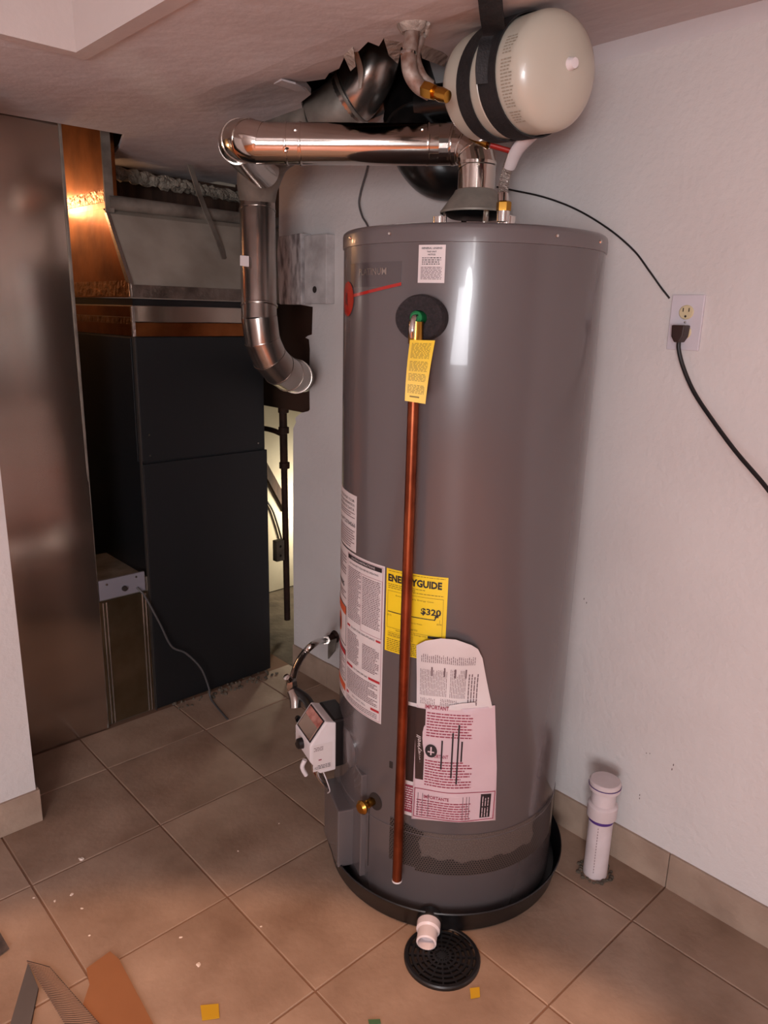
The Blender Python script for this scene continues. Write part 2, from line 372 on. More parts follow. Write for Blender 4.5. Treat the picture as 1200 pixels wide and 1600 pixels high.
class Lab:
    """flat print: coloured pieces laid on a surface map"""
    def __init__(s, mp, step=.012): s.bm = bmesh.new(); s.mp = mp; s.mats = []; s.step = step
    def mi(s, m):
        if m not in s.mats: s.mats.append(m)
        return s.mats.index(m)
    def rect(s, u0, v0, u1, v1, m, lay=0, curl=None):
        n = max(1, int(abs(u1-u0)/s.step+.99)); i = s.mi(m); pa = pb = None
        for k in range(n+1):
            u = u0+(u1-u0)*k/n
            a = s.bm.verts.new(s.mp(u, v0, lay)); b = s.bm.verts.new(s.mp(u, v1, lay))
            if k: f = s.bm.faces.new((pa, a, b, pb)); f.material_index = i
            pa, pb = a, b
    def poly(s, pts, m, lay=0):
        f = s.bm.faces.new([s.bm.verts.new(s.mp(u, v, lay)) for u, v in pts]); f.material_index = s.mi(m)
    def lines(s, u0, v0, u1, v1, lh, m, lay=1, fill=.42, word=(.003, .009), gap=.0014, ragged=.25):
        v = v1-lh/2
        while v-lh*fill/2 > v0:
            u = u0; end = u1-random.random()*ragged*(u1-u0)*(random.random() < .5)
            while u < end:
                w_ = random.uniform(*word); s.rect(u, v-lh*fill/2, min(u+w_, end), v+lh*fill/2, m, lay); u += w_+gap
            v -= lh
    def vlines(s, u0, v0, u1, v1, lh, m, lay=1, fill=.42, word=(.003, .009), gap=.0014, ragged=.25):
        u = u0+lh/2
        while u+lh*fill/2 < u1:
            v = v0; end = v1-random.random()*ragged*(v1-v0)*(random.random() < .5)
            while v < end:
                w_ = random.uniform(*word); s.rect(u-lh*fill/2, v, u+lh*fill/2, min(v+w_, end), m, lay); v += w_+gap
            u += lh
    def frame(s, u0, v0, u1, v1, t, m, lay=1):
        s.rect(u0, v0, u1, v0+t, m, lay); s.rect(u0, v1-t, u1, v1, m, lay); s.rect(u0, v0, u0+t, v1, m, lay); s.rect(u1-t, v0, u1, v1, m, lay)
    def text(s, txt, u, v, h, m, lay=2, width=None, rot=0, bold=0, align='LEFT', shear=0):
        cu = bpy.data.curves.new('t', 'FONT'); cu.body = txt; cu.size = 1; cu.offset = bold; cu.resolution_u = 2; cu.shear = shear
        ob = bpy.data.objects.new('t', cu); COL.objects.link(ob)
        bpy.context.view_layer.update()
        me = bpy.data.meshes.new_from_object(ob.evaluated_get(bpy.context.evaluated_depsgraph_get()))
        bpy.data.objects.remove(ob); bpy.data.curves.remove(cu)
        xs_ = [q.co.x for q in me.vertices]; ys_ = [q.co.y for q in me.vertices]
        if not xs_: return
        x0, x1, y0, y1 = min(xs_), max(xs_), min(ys_), max(ys_)
        ky = h/(y1-y0); kx = (width/(x1-x0)) if width else ky
        wd = (x1-x0)*kx; ox = -wd/2 if align == 'CENTER' else 0
        vv = []; ca, sa = math.cos(rot), math.sin(rot)
        for q in me.vertices:
            a = (q.co.x-x0)*kx+ox; b = (q.co.y-y0)*ky
            vv.append(s.bm.verts.new(s.mp(u+a*ca-b*sa, v+a*sa+b*ca, lay)))
        i = s.mi(m)
        for p in me.polygons:
            try: f = s.bm.faces.new([vv[k] for k in p.vertices]); f.material_index = i
            except ValueError: pass
        bpy.data.meshes.remove(me)
    def build(s, name, parent):
        me = bpy.data.meshes.new(name); s.bm.to_mesh(me); s.bm.free()
        return link_mesh(name, me, s.mats, parent)
def tmap(base=.0006): return lambda u, v, lay: tp(u, v, base+.00035*lay)
def sticker(name, u0, v0, u1, v1, m, base=.0006, t=.0006):
    """base sheet (with thickness) + print object"""
    bm = bmesh.new(); n = max(2, int((u1-u0)/.01)); rows = []
    for off in (-.0005, base):
        rows.append([[bm.verts.new(tp(u0+(u1-u0)*k/n, v, off)) for k in range(n+1)] for v in (v0, v1)])
    for r2 in rows:
        for k in range(n): bm.faces.new((r2[0][k], r2[0][k+1], r2[1][k+1], r2[1][k]))
    lo, hi = rows
    for k in range(n):
        bm.faces.new((lo[0][k], lo[0][k+1], hi[0][k+1], hi[0][k])); bm.faces.new((lo[1][k], lo[1][k+1], hi[1][k+1], hi[1][k]))
    for k in (0, n): bm.faces.new((lo[0][k], lo[1][k], hi[1][k], hi[0][k]))
    return from_bm(name, bm, m, WH, True, 30)

# small white label high on the front
st = lab(sticker('label', -.1015, 1.435, -.0495, 1.502, M_label), 'small white text label high on the front')
L = Lab(tmap(.0008))
L.text('GENERAL LEGEND', -.0955, 1.4945, .0035, M_ink, 1, width=.04, bold=.02)
L.text('THIS UNIT', -.0755, 1.4885, .003, M_ink, 1, align='CENTER', bold=.02); L.text('NOTICE', -.0755, 1.4835, .003, M_ink, 1, align='CENTER', bold=.02)
L.lines(-.094, 1.466, -.057, 1.481, .0036, M_ink, 1, ragged=.1, word=(.002, .006)); L.lines(-.096, 1.440, -.055, 1.464, .0026, M_inkg, 1, ragged=.05)
L.build('print', st)
# badge
st = lab(sticker('badge', -.30, 1.428, -.137, 1.474, M_badge), 'dark glossy badge with chrome lettering')
L = Lab(tmap(.0008)); L.text('PLATINUM', -.258, 1.450, .013, M_steel, 1, width=.085, bold=.01)
L.build('lettering', st)
L = Lab(tmap(.0008), .008)
n = 14
for k in range(n):
    a = k/n; b = (k+1)/n; f = lambda t: (-.285+.149*t, 1.412+.0215*t**1.3)
    (ua, va_), (ub, vb) = f(a), f(b); L.poly([(ua, va_-.0035), (ub, vb-.0035), (ub, vb+.0025), (ua, va_+.0025)], M_red, 3)
lab(L.build('stripe', WH), 'red stripe sweeping under the badge')
L = Lab(tmap(.0008), .008)
def disc(L, u, v, ru, rv, m, lay, n=28):
    c = L.bm.verts.new(L.mp(u, v, lay)); rg = [L.bm.verts.new(L.mp(u+ru*math.cos(2*PI*k/n), v+rv*math.sin(2*PI*k/n), lay)) for k in range(n)]
    i = L.mi(m)
    for k in range(n): f = L.bm.faces.new((c, rg[k], rg[(k+1) % n])); f.material_index = i
disc(L, -.315, 1.405, .035, .035, M_red, 4); L.text('R', -.33, 1.393, .024, M_chrome, 7)
lab(L.build('emblem', WH), 'round red emblem at the left edge')

# upper-left label
st = lab(sticker('label', -.385, .866, -.256, .994, M_label), 'white specification label on the left side')
L = Lab(tmap(.0008))
for k, v in enumerate((.982, .972, .962)): L.text(['NOTICE FOR YOUR', 'IMPORTANT INFORMATION', 'REFERENCE DATA'][k], -.37, v-.004, .006, M_ink, 1, width=.105)
L.lines(-.37, .938, -.262, .955, .005, M_inkg); L.text('Serial P120704566', -.37, .922, .009, M_ink, 1, width=.11); L.lines(-.37, .872, -.262, .915, .0055, M_inkg)
L.build('print', st)
# big instruction label
st = lab(sticker('instruction_label', -.43, .488, -.1575, .861, M_label), 'large white instruction sheet with red headings on the left side')
L = Lab(tmap(.0008))
L.rect(-.292, .845, -.165, .855, M_ink, 1); L.text('LIGHTING INSTRUCTIONS', -.275, .8475, .005, M_label, 2, width=.09)
L.text('FOR YOUR SAFETY READ BEFORE OPERATING', -.285, .834, .0045, M_ink, 1, width=.11)
L.lines(-.290, .700, -.232, .828, .0042, M_inkg, fill=.5); L.lines(-.226, .706, -.168, .822, .0042, M_inkg, fill=.5, ragged=.1)
L.frame(-.231, .692, -.163, .826, .0007, M_inkp)
L.rect(-.292, .682, -.277, .687, M_inkr, 1); L.rect(-.178, .682, -.164, .687, M_inkr, 1); L.text('DO NOT STORE NEAR APPLIANCE', -.272, .682, .005, M_ink, 1, width=.09)
L.lines(-.290, .598, -.236, .674, .0042, M_inkg, fill=.5); L.lines(-.222, .602, -.168, .664, .0042, M_inkg, fill=.5)
L.rect(-.292, .584, -.262, .590, M_inkr, 1); L.rect(-.199, .584, -.164, .590, M_inkr, 1); L.text('TO TURN OFF GAS', -.258, .585, .0045, M_ink, 1, width=.055)
L.lines(-.290, .523, -.170, .578, .0042, M_inkg, fill=.5, ragged=.3)
L.rect(-.292, .512, -.280, .518, M_inkr, 1); L.rect(-.190, .512, -.164, .518, M_inkr, 1); L.text('DO NOT FILL', -.262, .513, .0045, M_ink, 1, width=.055)
L.lines(-.290, .493, -.170, .508, .0045, M_inkg); L.frame(-.294, .491, -.1615, .857, .0008, M_inkp)
# warning column on the far left
L.lines(-.42, .795, -.305, .845, .007, M_inkg); L.text('WARNING', -.40, .765, .012, M_ink, 1, width=.08, bold=.02); L.lines(-.42, .735, -.305, .758, .007, M_inkg)
L.frame(-.425, .622, -.302, .722, .002, M_ink); L.rect(-.422, .700, -.304, .719, M_orange, 2); disc(L, -.36, .665, .018, .024, M_orange, 2); disc(L, -.36, .66, .009, .015, M_ink, 3)
L.frame(-.425, .532, -.302, .612, .002, M_ink); L.rect(-.422, .598, -.304, .609, M_inkr, 2); L.lines(-.42, .54, -.31, .594, .007, M_inkg)
L.rect(-.425, .506, -.302, .524, M_orange, 1); L.lines(-.42, .493, -.31, .503, .005, M_inkg)
L.build('print', st)
# yellow energy label
st = lab(sticker('energy_label', -.1525, .672, -.0145, .860, M_yel), 'bright yellow energy label behind the copper pipe')
L = Lab(tmap(.0008), .008)
L.lines(-.147, .8535, -.02, .8575, .003, M_inkt)
L.text('ENERGYGUIDE', -.1475, .8325, .0165, M_ink, 1, width=.121, bold=.045)
L.lines(-.147, .817, -.022, .829, .0042, M_inkt, fill=.35, ragged=.5)
L.frame(-.148, .728, -.022, .812, .0007, M_inkt)
L.text('Estimated Yearly Energy Cost', -.085, .801, .0045, M_inkt, 1, align='CENTER', width=.085)
L.text('$320', -.069, .772, .0165, M_ink, 2, width=.043, bold=.03)
L.rect(-.146, .7635, -.040, .7655, M_ink, 1); L.poly([(-.041, .7635), (-.035, .776), (-.033, .776), (-.038, .7635)], M_ink, 2); L.poly([(-.040, .770), (-.0345, .779), (-.030, .771)], M_ink, 3)
L.text('$275', -.147, .7545, .0042, M_inkt, 1); L.text('$340', -.034, .7535, .0042, M_inkt, 1); L.rect(-.0285, .758, -.0278, .766, M_inkt, 1)
L.text('Cost Range of Similar Models', -.09, .748, .004, M_inkt, 1, align='CENTER', width=.05)
L.text('256 therms', -.09, .733, .006, M_inkt, 1, align='CENTER', width=.03); L.text('Estimated Yearly Energy Use', -.09, .722, .0045, M_inkt, 1, align='CENTER', width=.07)
L.frame(-.145, .708, -.085, .719, .0006, M_inkt); L.lines(-.143, .710, -.088, .717, .004, M_inkt)
L.lines(-.147, .675, -.055, .704, .0042, M_inkt, fill=.4, ragged=.15); L.rect(-.052, .722, -.022, .7275, M_ink, 2)
L.rect(-.050, .690, -.020, .700, M_ink, 2)
L.build('print', st)
# sheet with white margin behind pipe
st = lab(sticker('rating_sheet', -.111, .283, -.060, .566, M_label), 'white-edged dark sheet just left of the pipe')
L = Lab(tmap(.0008)); L.rect(-.1035, .372, -.06, .558, M_brown, 1); L.rect(-.1035, .292, -.0635, .362, M_inkp, 1); L.lines(-.101, .296, -.066, .358, .006, M_label, 2)
L.build('print', st)
# folded instruction bag
bm = bmesh.new()
bag_px = [(654, 1004), (668, 996), (690, 993), (712, 994), (735, 1003), (745, 1010), (752, 1025), (757, 1050), (763, 1080), (768, 1104), (652, 1104), (652, 1060)]
def tank_hit(px, py, off=0.):
    r = ray(px, py); rr = R+off; a = r.x**2+r.y**2; b = -2*(r.x*CX+r.y*CY); c = CX*CX+CY*CY-rr*rr
    t = (-b-math.sqrt(max(0, b*b-4*a*c)))/(2*a); p = CAM+r*t
    th = math.atan2(p.y-CY, p.x-CX)-BA
    th = (th+PI) % (2*PI)-PI
    return th*R, p.z
def patch(name, poly, m, offf, step=.012, th=.0008, pr=WH):
    V, Fc = cdt2(poly, step); bm = bmesh.new(); vv = [bm.verts.new(tp(v.x, v.y, offf(v.x, v.y))) for v in V]
    for f in Fc: bm.faces.new([vv[i] for i in f])
    r = bmesh.ops.extrude_face_region(bm, geom=bm.faces[:])
    for g in r['geom']:
        if isinstance(g, bmesh.types.BMVert): d = Vector((g.co.x-CX, g.co.y-CY, 0)).normalized(); g.co += d*th
    return from_bm(name, bm, m, pr, True, 40)
def cdt2(poly, step):
    pts = list(poly); n0 = len(poly); edges = [(i, (i+1) % n0) for i in range(n0)]
    x = min(p[0] for p in poly)+step/2
    while x < max(p[0] for p in poly):
        y = min(p[1] for p in poly)+step/2
        while y < max(p[1] for p in poly):
            if in_poly(x, y, poly): pts.append((x, y))
            y += step
        x += step
    r = delaunay_2d_cdt([Vector(p) for p in pts], edges, [], 0, 1e-5)
    return r[0], [f for f in r[2] if in_poly(sum(r[0][i].x for i in f)/3, sum(r[0][i].y for i in f)/3, poly)]
bag = [tank_hit(*p) for p in bag_px]
sheet_off = lambda u, v: .003+.012*sm((v-.63)/.09)+.0015*math.sin(u*90)+.001*math.sin(v*70)
st = lab(patch('folded_manual', bag, M_label, sheet_off), 'folded grey-white manual page curling out at the top')
L = Lab(lambda u, v, lay: tp(u, v, sheet_off(u, v)+.0011+.0003*lay), .006)
L.vlines(-.062, .672, .052, .692, .004, M_inkg, word=(.003, .012), fill=.35); L.vlines(-.064, .592, -.006, .655, .0034, M_inkg, word=(.004, .016), fill=.32, ragged=.1)
L.vlines(-.001, .592, .032, .660, .0034, M_inkg, word=(.004, .016), fill=.32); L.vlines(.036, .575, .064, .650, .006, M_inkg, word=(.004, .016), fill=.4)
L.vlines(-.062, .572, -.03, .587, .0036, M_inkg, fill=.3); L.vlines(-.02, .572, .02, .588, .0036, M_inkg, fill=.35)
for u in (-.04, -.014, .008, .03): L.rect(u, .640, u+.003, .662, M_inkg, 2)
L.build('print', st)
bag2_off = lambda u, v: .0045+.0015*math.sin(u*60+v*20)*sm((.6-v)/.2)
st = lab(patch('instruction_bag', [(-.070, .281), (.1185, .284), (.112, .42), (.098, .574), (.075, .571), (-.068, .566)], M_pinkp, bag2_off, .014), 'clear plastic bag holding a pink printed notice')
L = Lab(lambda u, v, lay: tp(u, v, bag2_off(u, v)+.0012+.0003*lay), .006)
L.rect(-.069, .385, -.048, .560, M_brown, 1); L.text('Honeywell', -.053, .42, .013, M_label, 2, width=.075, rot=PI/2, shear=.3)
L.text('IMPORTANT', -.050, .562, .010, M_inkp, 2, width=.05, bold=.02)
L.lines(-.045, .490, .052, .556, .0068, M_inkp, fill=.42, word=(.004, .012), ragged=.25)
disc(L, -.033, .462, .013, .016, M_ink, 3); L.rect(-.040, .458, -.026, .461, M_pinkp, 4); L.rect(-.0345, .452, -.0315, .472, M_pinkp, 4)
L.text('IMPORTANT', -.038, .446, .009, M_inkp, 2, width=.042, bold=.02)
L.lines(-.045, .372, .056, .440, .0068, M_inkp, fill=.42, word=(.004, .012))
for (u, v0, v1) in ((-.012, .42, .49), (.010, .40, .51), (.022, .385, .53), (.030, .44, .49)): L.rect(u, v0, u+.0035, v1, M_ink, 3)
L.frame(-.066, .290, .112, .363, .0018, M_inkp, 1)
L.text('IMPORTANTE', -.045, .340, .0085, M_inkp, 2, width=.055, bold=.02)
L.lines(-.060, .294, .058, .337, .0062, M_inkp, fill=.42, word=(.004, .012), ragged=.15)
for u in (-.058, -.048, -.035, .04, .048, .054): L.rect(u, .294, u+.0012, .352, M_inkg, 2)
L.rect(.080, .296, .103, .357, M_ink, 1); L.vlines(.082, .326, .101, .352, .006, M_pinkp, 2, fill=.3, word=(.006, .015)); L.vlines(.082, .298, .101, .322, .006, M_pinkp, 2, fill=.3, word=(.006, .015))
L.build('print', st)
bm = bmesh.new()  # shiny film fold
lab(patch('clear_film', [(.0, .566), (.028, .572), (.055, .578), (.054, .586), (.026, .584), (.0, .576)], M_tape, lambda u, v: .007+.003*math.sin(u*50), .01), 'shiny fold of clear film')

# perforated intake screen
M_perf = bpy.data.materials.new('perforated_screen'); M_perf.use_nodes = True
def perf_nodes(m):
    nt = m.node_tree; N = nt.nodes; Lk = nt.links; b = N['Principled BSDF']; b.inputs['Roughness'].default_value = .45
    uv = N.new('ShaderNodeUVMap'); uv.uv_map = 'UVMap'
    def vm(op, a, bb=None):
        n = N.new('ShaderNodeVectorMath'); n.operation = op
        for i, x in enumerate((a, bb)):
            if x is None: continue
            if isinstance(x, tuple): n.inputs[i].default_value = x
            else: Lk.new(x, n.inputs[i])
        return n.outputs['Value'] if op == 'LENGTH' else n.outputs[0]
    def mt(op, a, bb):
        n = N.new('ShaderNodeMath'); n.operation = op
        for i, x in enumerate((a, bb)):
            if isinstance(x, (float, int)): n.inputs[i].default_value = x
            else: Lk.new(x, n.inputs[i])
        return n.outputs[0]
    a = .0062
    p = vm('DIVIDE', uv.outputs[0], (a, a*1.732, 1.))
    def d(off):
        q = vm('SUBTRACT', vm('FRACTION', vm('ADD', p, off)), (.5, .5, 0.)); q = vm('MULTIPLY', q, (1., 1.732, 0.)); return vm('LENGTH', q)
    dm = mt('MINIMUM', d((0., 0., 0.)), d((.5, .5, 0.)))
    holes = mt('LESS_THAN', dm, .41)
    sp = N.new('ShaderNodeSeparateXYZ'); Lk.new(uv.outputs[0], sp.inputs[0])
    no = N.new('ShaderNodeTexNoise'); no.inputs['Scale'].default_value = 26; Lk.new(uv.outputs[0], no.inputs['Vector'])
    # dusty clean centre: z above .19, s between -.06 and .24
    zz = mt('ADD', sp.outputs['Y'], mt('MULTIPLY', mt('SUBTRACT', no.outputs['Fac'], .5), .03))
    ss = mt('ABSOLUTE', mt('SUBTRACT', sp.outputs['X'], .095), 0.)
    inner = mt('MULTIPLY', mt('GREATER_THAN', zz, .183), mt('LESS_THAN', mt('ADD', ss, mt('MULTIPLY', no.outputs['Fac'], .04)), .165))
    fac = mt('MULTIPLY', holes, mt('SUBTRACT', 1., mt('MULTIPLY', inner, .85)))
    mx = N.new('ShaderNodeMix'); mx.data_type = 'RGBA'; Lk.new(fac, mx.inputs[0])
    mx.inputs[6].default_value = rgb('#5a4e49'); mx.inputs[7].default_value = rgb('#080404'); 
    dust = N.new('ShaderNodeTexNoise'); dust.inputs['Scale'].default_value = 400; Lk.new(uv.outputs[0], dust.inputs['Vector'])
    dr = N.new('ShaderNodeValToRGB'); dr.color_ramp.elements[0].position = .42; dr.color_ramp.elements[1].position = .6
    dr.color_ramp.elements[0].color = rgb('#4a403c'); dr.color_ramp.elements[1].color = rgb('#665a54'); Lk.new(dust.outputs['Fac'], dr.inputs[0])
    m2 = N.new('ShaderNodeMix'); m2.data_type = 'RGBA'; Lk.new(mt('MULTIPLY', inner, .8), m2.inputs[0]); m2.inputs[6].default_value = rgb('#564b47'); Lk.new(dr.outputs[0], m2.inputs[7])
    Lk.new(m2.outputs[2], mx.inputs[6]); Lk.new(mx.outputs[2], b.inputs['Base Color'])
perf_nodes(M_perf)
bm = bmesh.new(); uvl = bm.loops.layers.uv.new('UVMap'); n = 70
def pq(u0, u1, v0, v1):
    vs4 = [bm.verts.new(tp(u, v, .0007)) for u, v in ((u0, v0), (u1, v0), (u1, v1), (u0, v1))]
    f = bm.faces.new(vs4)
    for l, (u, v) in zip(f.loops, ((u0, v0), (u1, v0), (u1, v1), (u0, v1))): l[uvl].uv = (u+.5, v)
for k in range(n): 
    u0 = -.125+.465*k/n; u1 = -.125+.465*(k+1)/n
    top = .262-.012*sm((u0+.1)/.05)
    pq(u0, u1, .150 if u0 < -.06 else .141, top)
o = from_bm('intake_screen', bm, M_perf, WH, True); lab(o, 'perforated air intake screen around the foot, dusty in the middle')
# the uv is offset by .5, patch the mask centre accordingly
for nd in M_perf.node_tree.nodes:
    if nd.type == 'MATH' and nd.operation == 'SUBTRACT' and abs(nd.inputs[1].default_value-.095) < 1e-6: nd.inputs[1].default_value = .595

# T&P valve, foam, tag, discharge pipe
s0 = -.087; n0 = nrm(s0); t0 = tan_(s0)
lathe('foam_ring', [(0.018, -.002), (.052, -.002), (.054, .015), (.050, .026), (.018, .027)], M_foam, WH, tp(s0, 1.371), n0, 40, 60, sx=.94, sy=.80)
tv = lathe('relief_valve', [(0, .034), (.008, .034), (.012, .030), (.013, .012), (.013, -.01)], M_green, WH, tp(s0-.004, 1.372, .0), n0, 20); lab(tv, 'green-faced relief valve')
pv = tp(s0, 1.372, .038)
tube('lever', [pv+Vector((0, 0, .004)), pv+n0*.012, pv+n0*.02-Vector((0, 0, .02)), pv+n0*.018-Vector((0, 0, .036))], [.004, .005, .006, .004], M_chrome, tv, 10, 5, flat=.6)
lathe('outlet_elbow', [(.014, 0), (.014, .04), (0, .04)], M_brass, tv, tp(s0, 1.325, .037), (0, 0, 1), 16)
cp = tube('discharge_pipe', [tp(s0, .135, .037), tp(s0, 1.345, .037)], .0111, M_copper, WH, 20, 1); lab(cp, 'long vertical copper discharge pipe')
lathe('pipe_rim', [(.0085, -.001), (.0115, -.001), (.0115, .003), (.0085, .003)], M_white, cp, tp(s0, .1335, .037), (0, 0, 1), 20)
# yellow tag
q = [at(641, 531, 1.335), at(680, 532, 1.335), at(665, 631, 1.345), at(633, 626, 1.345)]
Tu = (q[1]-q[0]); Tv = (q[3]-q[0])
def tagmap(u, v, lay):   # u 0..1, v 0..1 from top
    p = q[0]*(1-u)*(1-v)+q[1]*u*(1-v)+q[2]*u*v+q[3]*(1-u)*v
    return p+n0*(.0012+.0003*lay+.004*math.sin(v*3))
bm = bmesh.new(); g = [[bm.verts.new(tagmap(u/4, v/10, -3)) for u in range(5)] for v in range(11)]
for a in range(10):
    for b in range(4): bm.faces.new((g[a][b], g[a][b+1], g[a+1][b+1], g[a+1][b]))
r_ = bmesh.ops.extrude_face_region(bm, geom=bm.faces[:]); bmesh.ops.translate(bm, verts=[x for x in r_['geom'] if isinstance(x, bmesh.types.BMVert)], vec=n0*.0008)
tg = lab(from_bm('warning_tag', bm, M_tag, WH, True, 40), 'yellow warning tag hanging from the relief valve')
L = Lab(tagmap, .3)
for (a, b) in ((.05, .30), (.34, .50), (.54, .66), (.72, .86)):
    v = a
    while v < b:
        u = .1
        while u < .86: w_ = random.uniform(.06, .2); L.rect(u, v, min(.88, u+w_), v+.009, M_inkt, 1); u += w_+.04
        v += .021
L.rect(.22, .90, .68, .925, M_inkt, 1); L.build('print', tg)

# drain valve, slot, recess
lathe('valve_recess', [(0, .0012), (.019, .0012), (.0195, 0)], M_dark, WH, tp(-.168, .283), nrm(-.168), 24, sy=1.15)
dv = lathe('drain_valve', [(0.010, -.01), (.010, .018), (.006, .02), (.006, .03), (.016, .031), (.017, .036), (.012, .042), (0, .043)], M_brass, WH, tp(-.176, .280), nrm(-.19), 16); lab(dv, 'small brass drain valve with round handle')
box('slot', (-.004, -.001, -.008), (.004, .0012, .008), M_dark, WH, mtx=Matrix.Translation(tp(-.127, .397)) @ Matrix.Rotation(math.atan2(nrm(-.127).y, nrm(-.127).x)-PI/2, 4, 'Z'))
tube('service_seam', [tp(-.1875, .275-.02*k, .0006) for k in range(10)], .0008, M_dark, WH, 5, 1)
def tbox(name, s, z0, z1, half, o0, o1, m, parent=WH, bevel=.003, top_in=0):
    n_ = nrm(s); t_ = tan_(s); c = Vector((CX, CY, 0))
    pr = [c+n_*(R+o0)-t_*half+Vector((0, 0, z0)), c+n_*(R+o1)-t_*half+Vector((0, 0, z0)), c+n_*(R+o1-top_in)-t_*half+Vector((0, 0, z1)), c+n_*(R+o0)-t_*half+Vector((0, 0, z1))]
    return prism(name, pr, t_*half*2, m, parent, bevel)
lab(tbox('burner_cover', -.318, .055, .215, .068, -.03, .030, M_tank, bevel=.004), 'grey sheet cover over the burner opening')
tbox('burner_hatch', -.30, .06, .34, .10, -.05, -.005, M_tank)

# gas control
sg = -.28; ng = nrm(sg); tg_ = tan_(sg); c0 = tp(-.355, 0, -.002)-tg_*.012
def G(n_, t_, z_): return c0+ng*n_+tg_*t_+Vector((0, 0, z_))
gb = prism('gas_valve_body', [G(-.01, -.05, .295), G(.036, -.05, .295), G(.036, -.05, .425), G(-.01, -.05, .425)], tg_*.10, M_black, WH, .006)
gc = prism('gas_control', [G(.030, .052, .290), G(.072, .052, .290), G(.098, .052, .330), G(.098, .052, .372), G(.056, .052, .428), G(.030, .052, .420)], tg_*-.104, M_white, WH, .004); lab(gc, 'white plastic gas control box')
slope = (Vector((-.042, 0, .056)))
def S(u, v, off=.0):  # on slanted face; u along t, v 0..1 up the slope
    nx = Vector((.056, 0, .042)).normalized(); p = Vector((.098-.042*v, 0, .372+.056*v)); p = p+nx*off
    return G(p.x, u, p.z)
def slant_panel(name, m, u0, u1, v0, v1, off, par):
    return prism(name, [S(u0, v0, off), S(u1, v0, off), S(u1, v1, off), S(u0, v1, off)], (S(0, 0, .002)-S(0, 0, 0)), m, par, .0006)
slant_panel('bezel', M_ink, -.044, .046, .08, .97, .0, gc); slant_panel('cover_plate', M_chrome, -.040, .042, .13, .62, .0012, gc); slant_panel('display_window', mat('pink_print', '#b98478', .4, col2='#8b4a40', scale=60), -.040, .042, .62, .93, .0012, gc)
L = Lab(lambda u, v, lay: G(u, .0528+.0003*lay, v), .1)
L.rect(.040, .300, .090, .372, M_label, 1); L.lines(.064, .352, .088, .366, .004, M_inkg, 2); L.rect(.068, .328, .076, .331, M_inkp, 2); L.lines(.045, .304, .086, .316, .004, M_ink, 2)
L.build('print', gc)
for z in (.385, .345, .312): lathe('control_stud', [(0, .012), (.007, .011), (.008, 0)], M_black, gc, G(.088, -.052, z), -tg_, 12)
lathe('control_knob', [(0, .014), (.013, .012), (.014, 0)], M_black, gc, G(.098, .0, .352), ng, 16)
# wires below control
wr_ = []
for k in range(6):
    a = -.02+.008*k; m = [M_white, M_chrome, M_cable, M_copper, M_white, M_chrome][k]
    tube('wire', [G(.055+.004*(k % 3), a, .292), G(.062+.006*(k % 2), a, .265), G(.05, a+.002, .232), G(.03, a, .205)], .0018 if k else .003, m, WH, 6, 6)
tube('wire', [G(.06, .03, .292), G(.055, .05, .27), G(.045, .05, .235), G(.038, .02, .205)], .0015, M_white, WH, 6, 8)
tube('wire_sleeve', [G(.088, -.01, .296), G(.094, -.012, .275), G(.084, -.012, .25)], .006, M_white, WH, 8, 6)
tube('pilot_tube', [G(.05, .0, .295), G(.055, -.004, .26), G(.03, -.004, .215)], .004, M_steel, WH, 8, 6)
lathe('thermostat_boss', [(.055, -.02), (.055, .002), (.045, .008), (0, .008)], M_tank, WH, tp(-.30, .36, -.006), nrm(-.33), 24)

# top fittings
lathe('nipple_cup', [(.018, 0), (.018, .03), (.012, .03), (.012, .032)], M_chrome, WH, tuple(Vector((CX, CY, 1.543))+nrm(.0)*.09+tan_(0)*.065), (0, 0, 1), 20)
hot = Vector((CX, CY, 1.543))+nrm(0)*.09-tan_(0)*.07
lathe('nipple_cup', [(.014, 0), (.014, .028), (.0, .028)], M_chrome, WH, tuple(hot), (0, 0, 1), 16)

# ------------------------------------------------------------------ draft hood and flue pipe
DH = thing('draft_hood', 'flared metal draft hood on short legs on top of the heater', 'draft hood', (CX, CY, 1.546))
lathe('skirt', [(.070, 1.588), (.074, 1.588), (.074, 1.592), (.047, 1.628), (.044, 1.634), (.040, 1.636), (.038, 1.634), (.044, 1.625)], M_steeld, DH, O3, seg=48)
lathe('baffle', [(0, 1.579), (.052, 1.579), (.066, 1.586), (.052, 1.589), (0, 1.589)], M_black, DH, O3, seg=40)
for k in range(4):
    a = BA+.35+k*PI/2; d = Vector((math.cos(a), math.sin(a), 0)); p = Vector((CX, CY, 1.546))+d*.062; t = Vector((-d.y, d.x, 0))
    prism('leg', [p-t*.006, p+t*.006, p+t*.006+Vector((0, 0, .046))+d*.006, p-t*.006+Vector((0, 0, .046))+d*.006], d*.002, M_chrome, DH)
FP = thing('flue_pipe', 'polished steel flue pipe running left from the draft hood', 'flue pipe', (CX, CY, 1.632))
lathe('collar', [(.0395, 1.630), (.0395, 1.682), (.0415, 1.684), (.0415, 1.690), (.0385, 1.691)], M_flue, FP, O3, seg=40)
PX = [at(684, 226, 1.60), at(400, 224, 1.60)]
top = Vector((CX, CY, 1.680)); hz = (PX[1]-PX[0]).normalized()
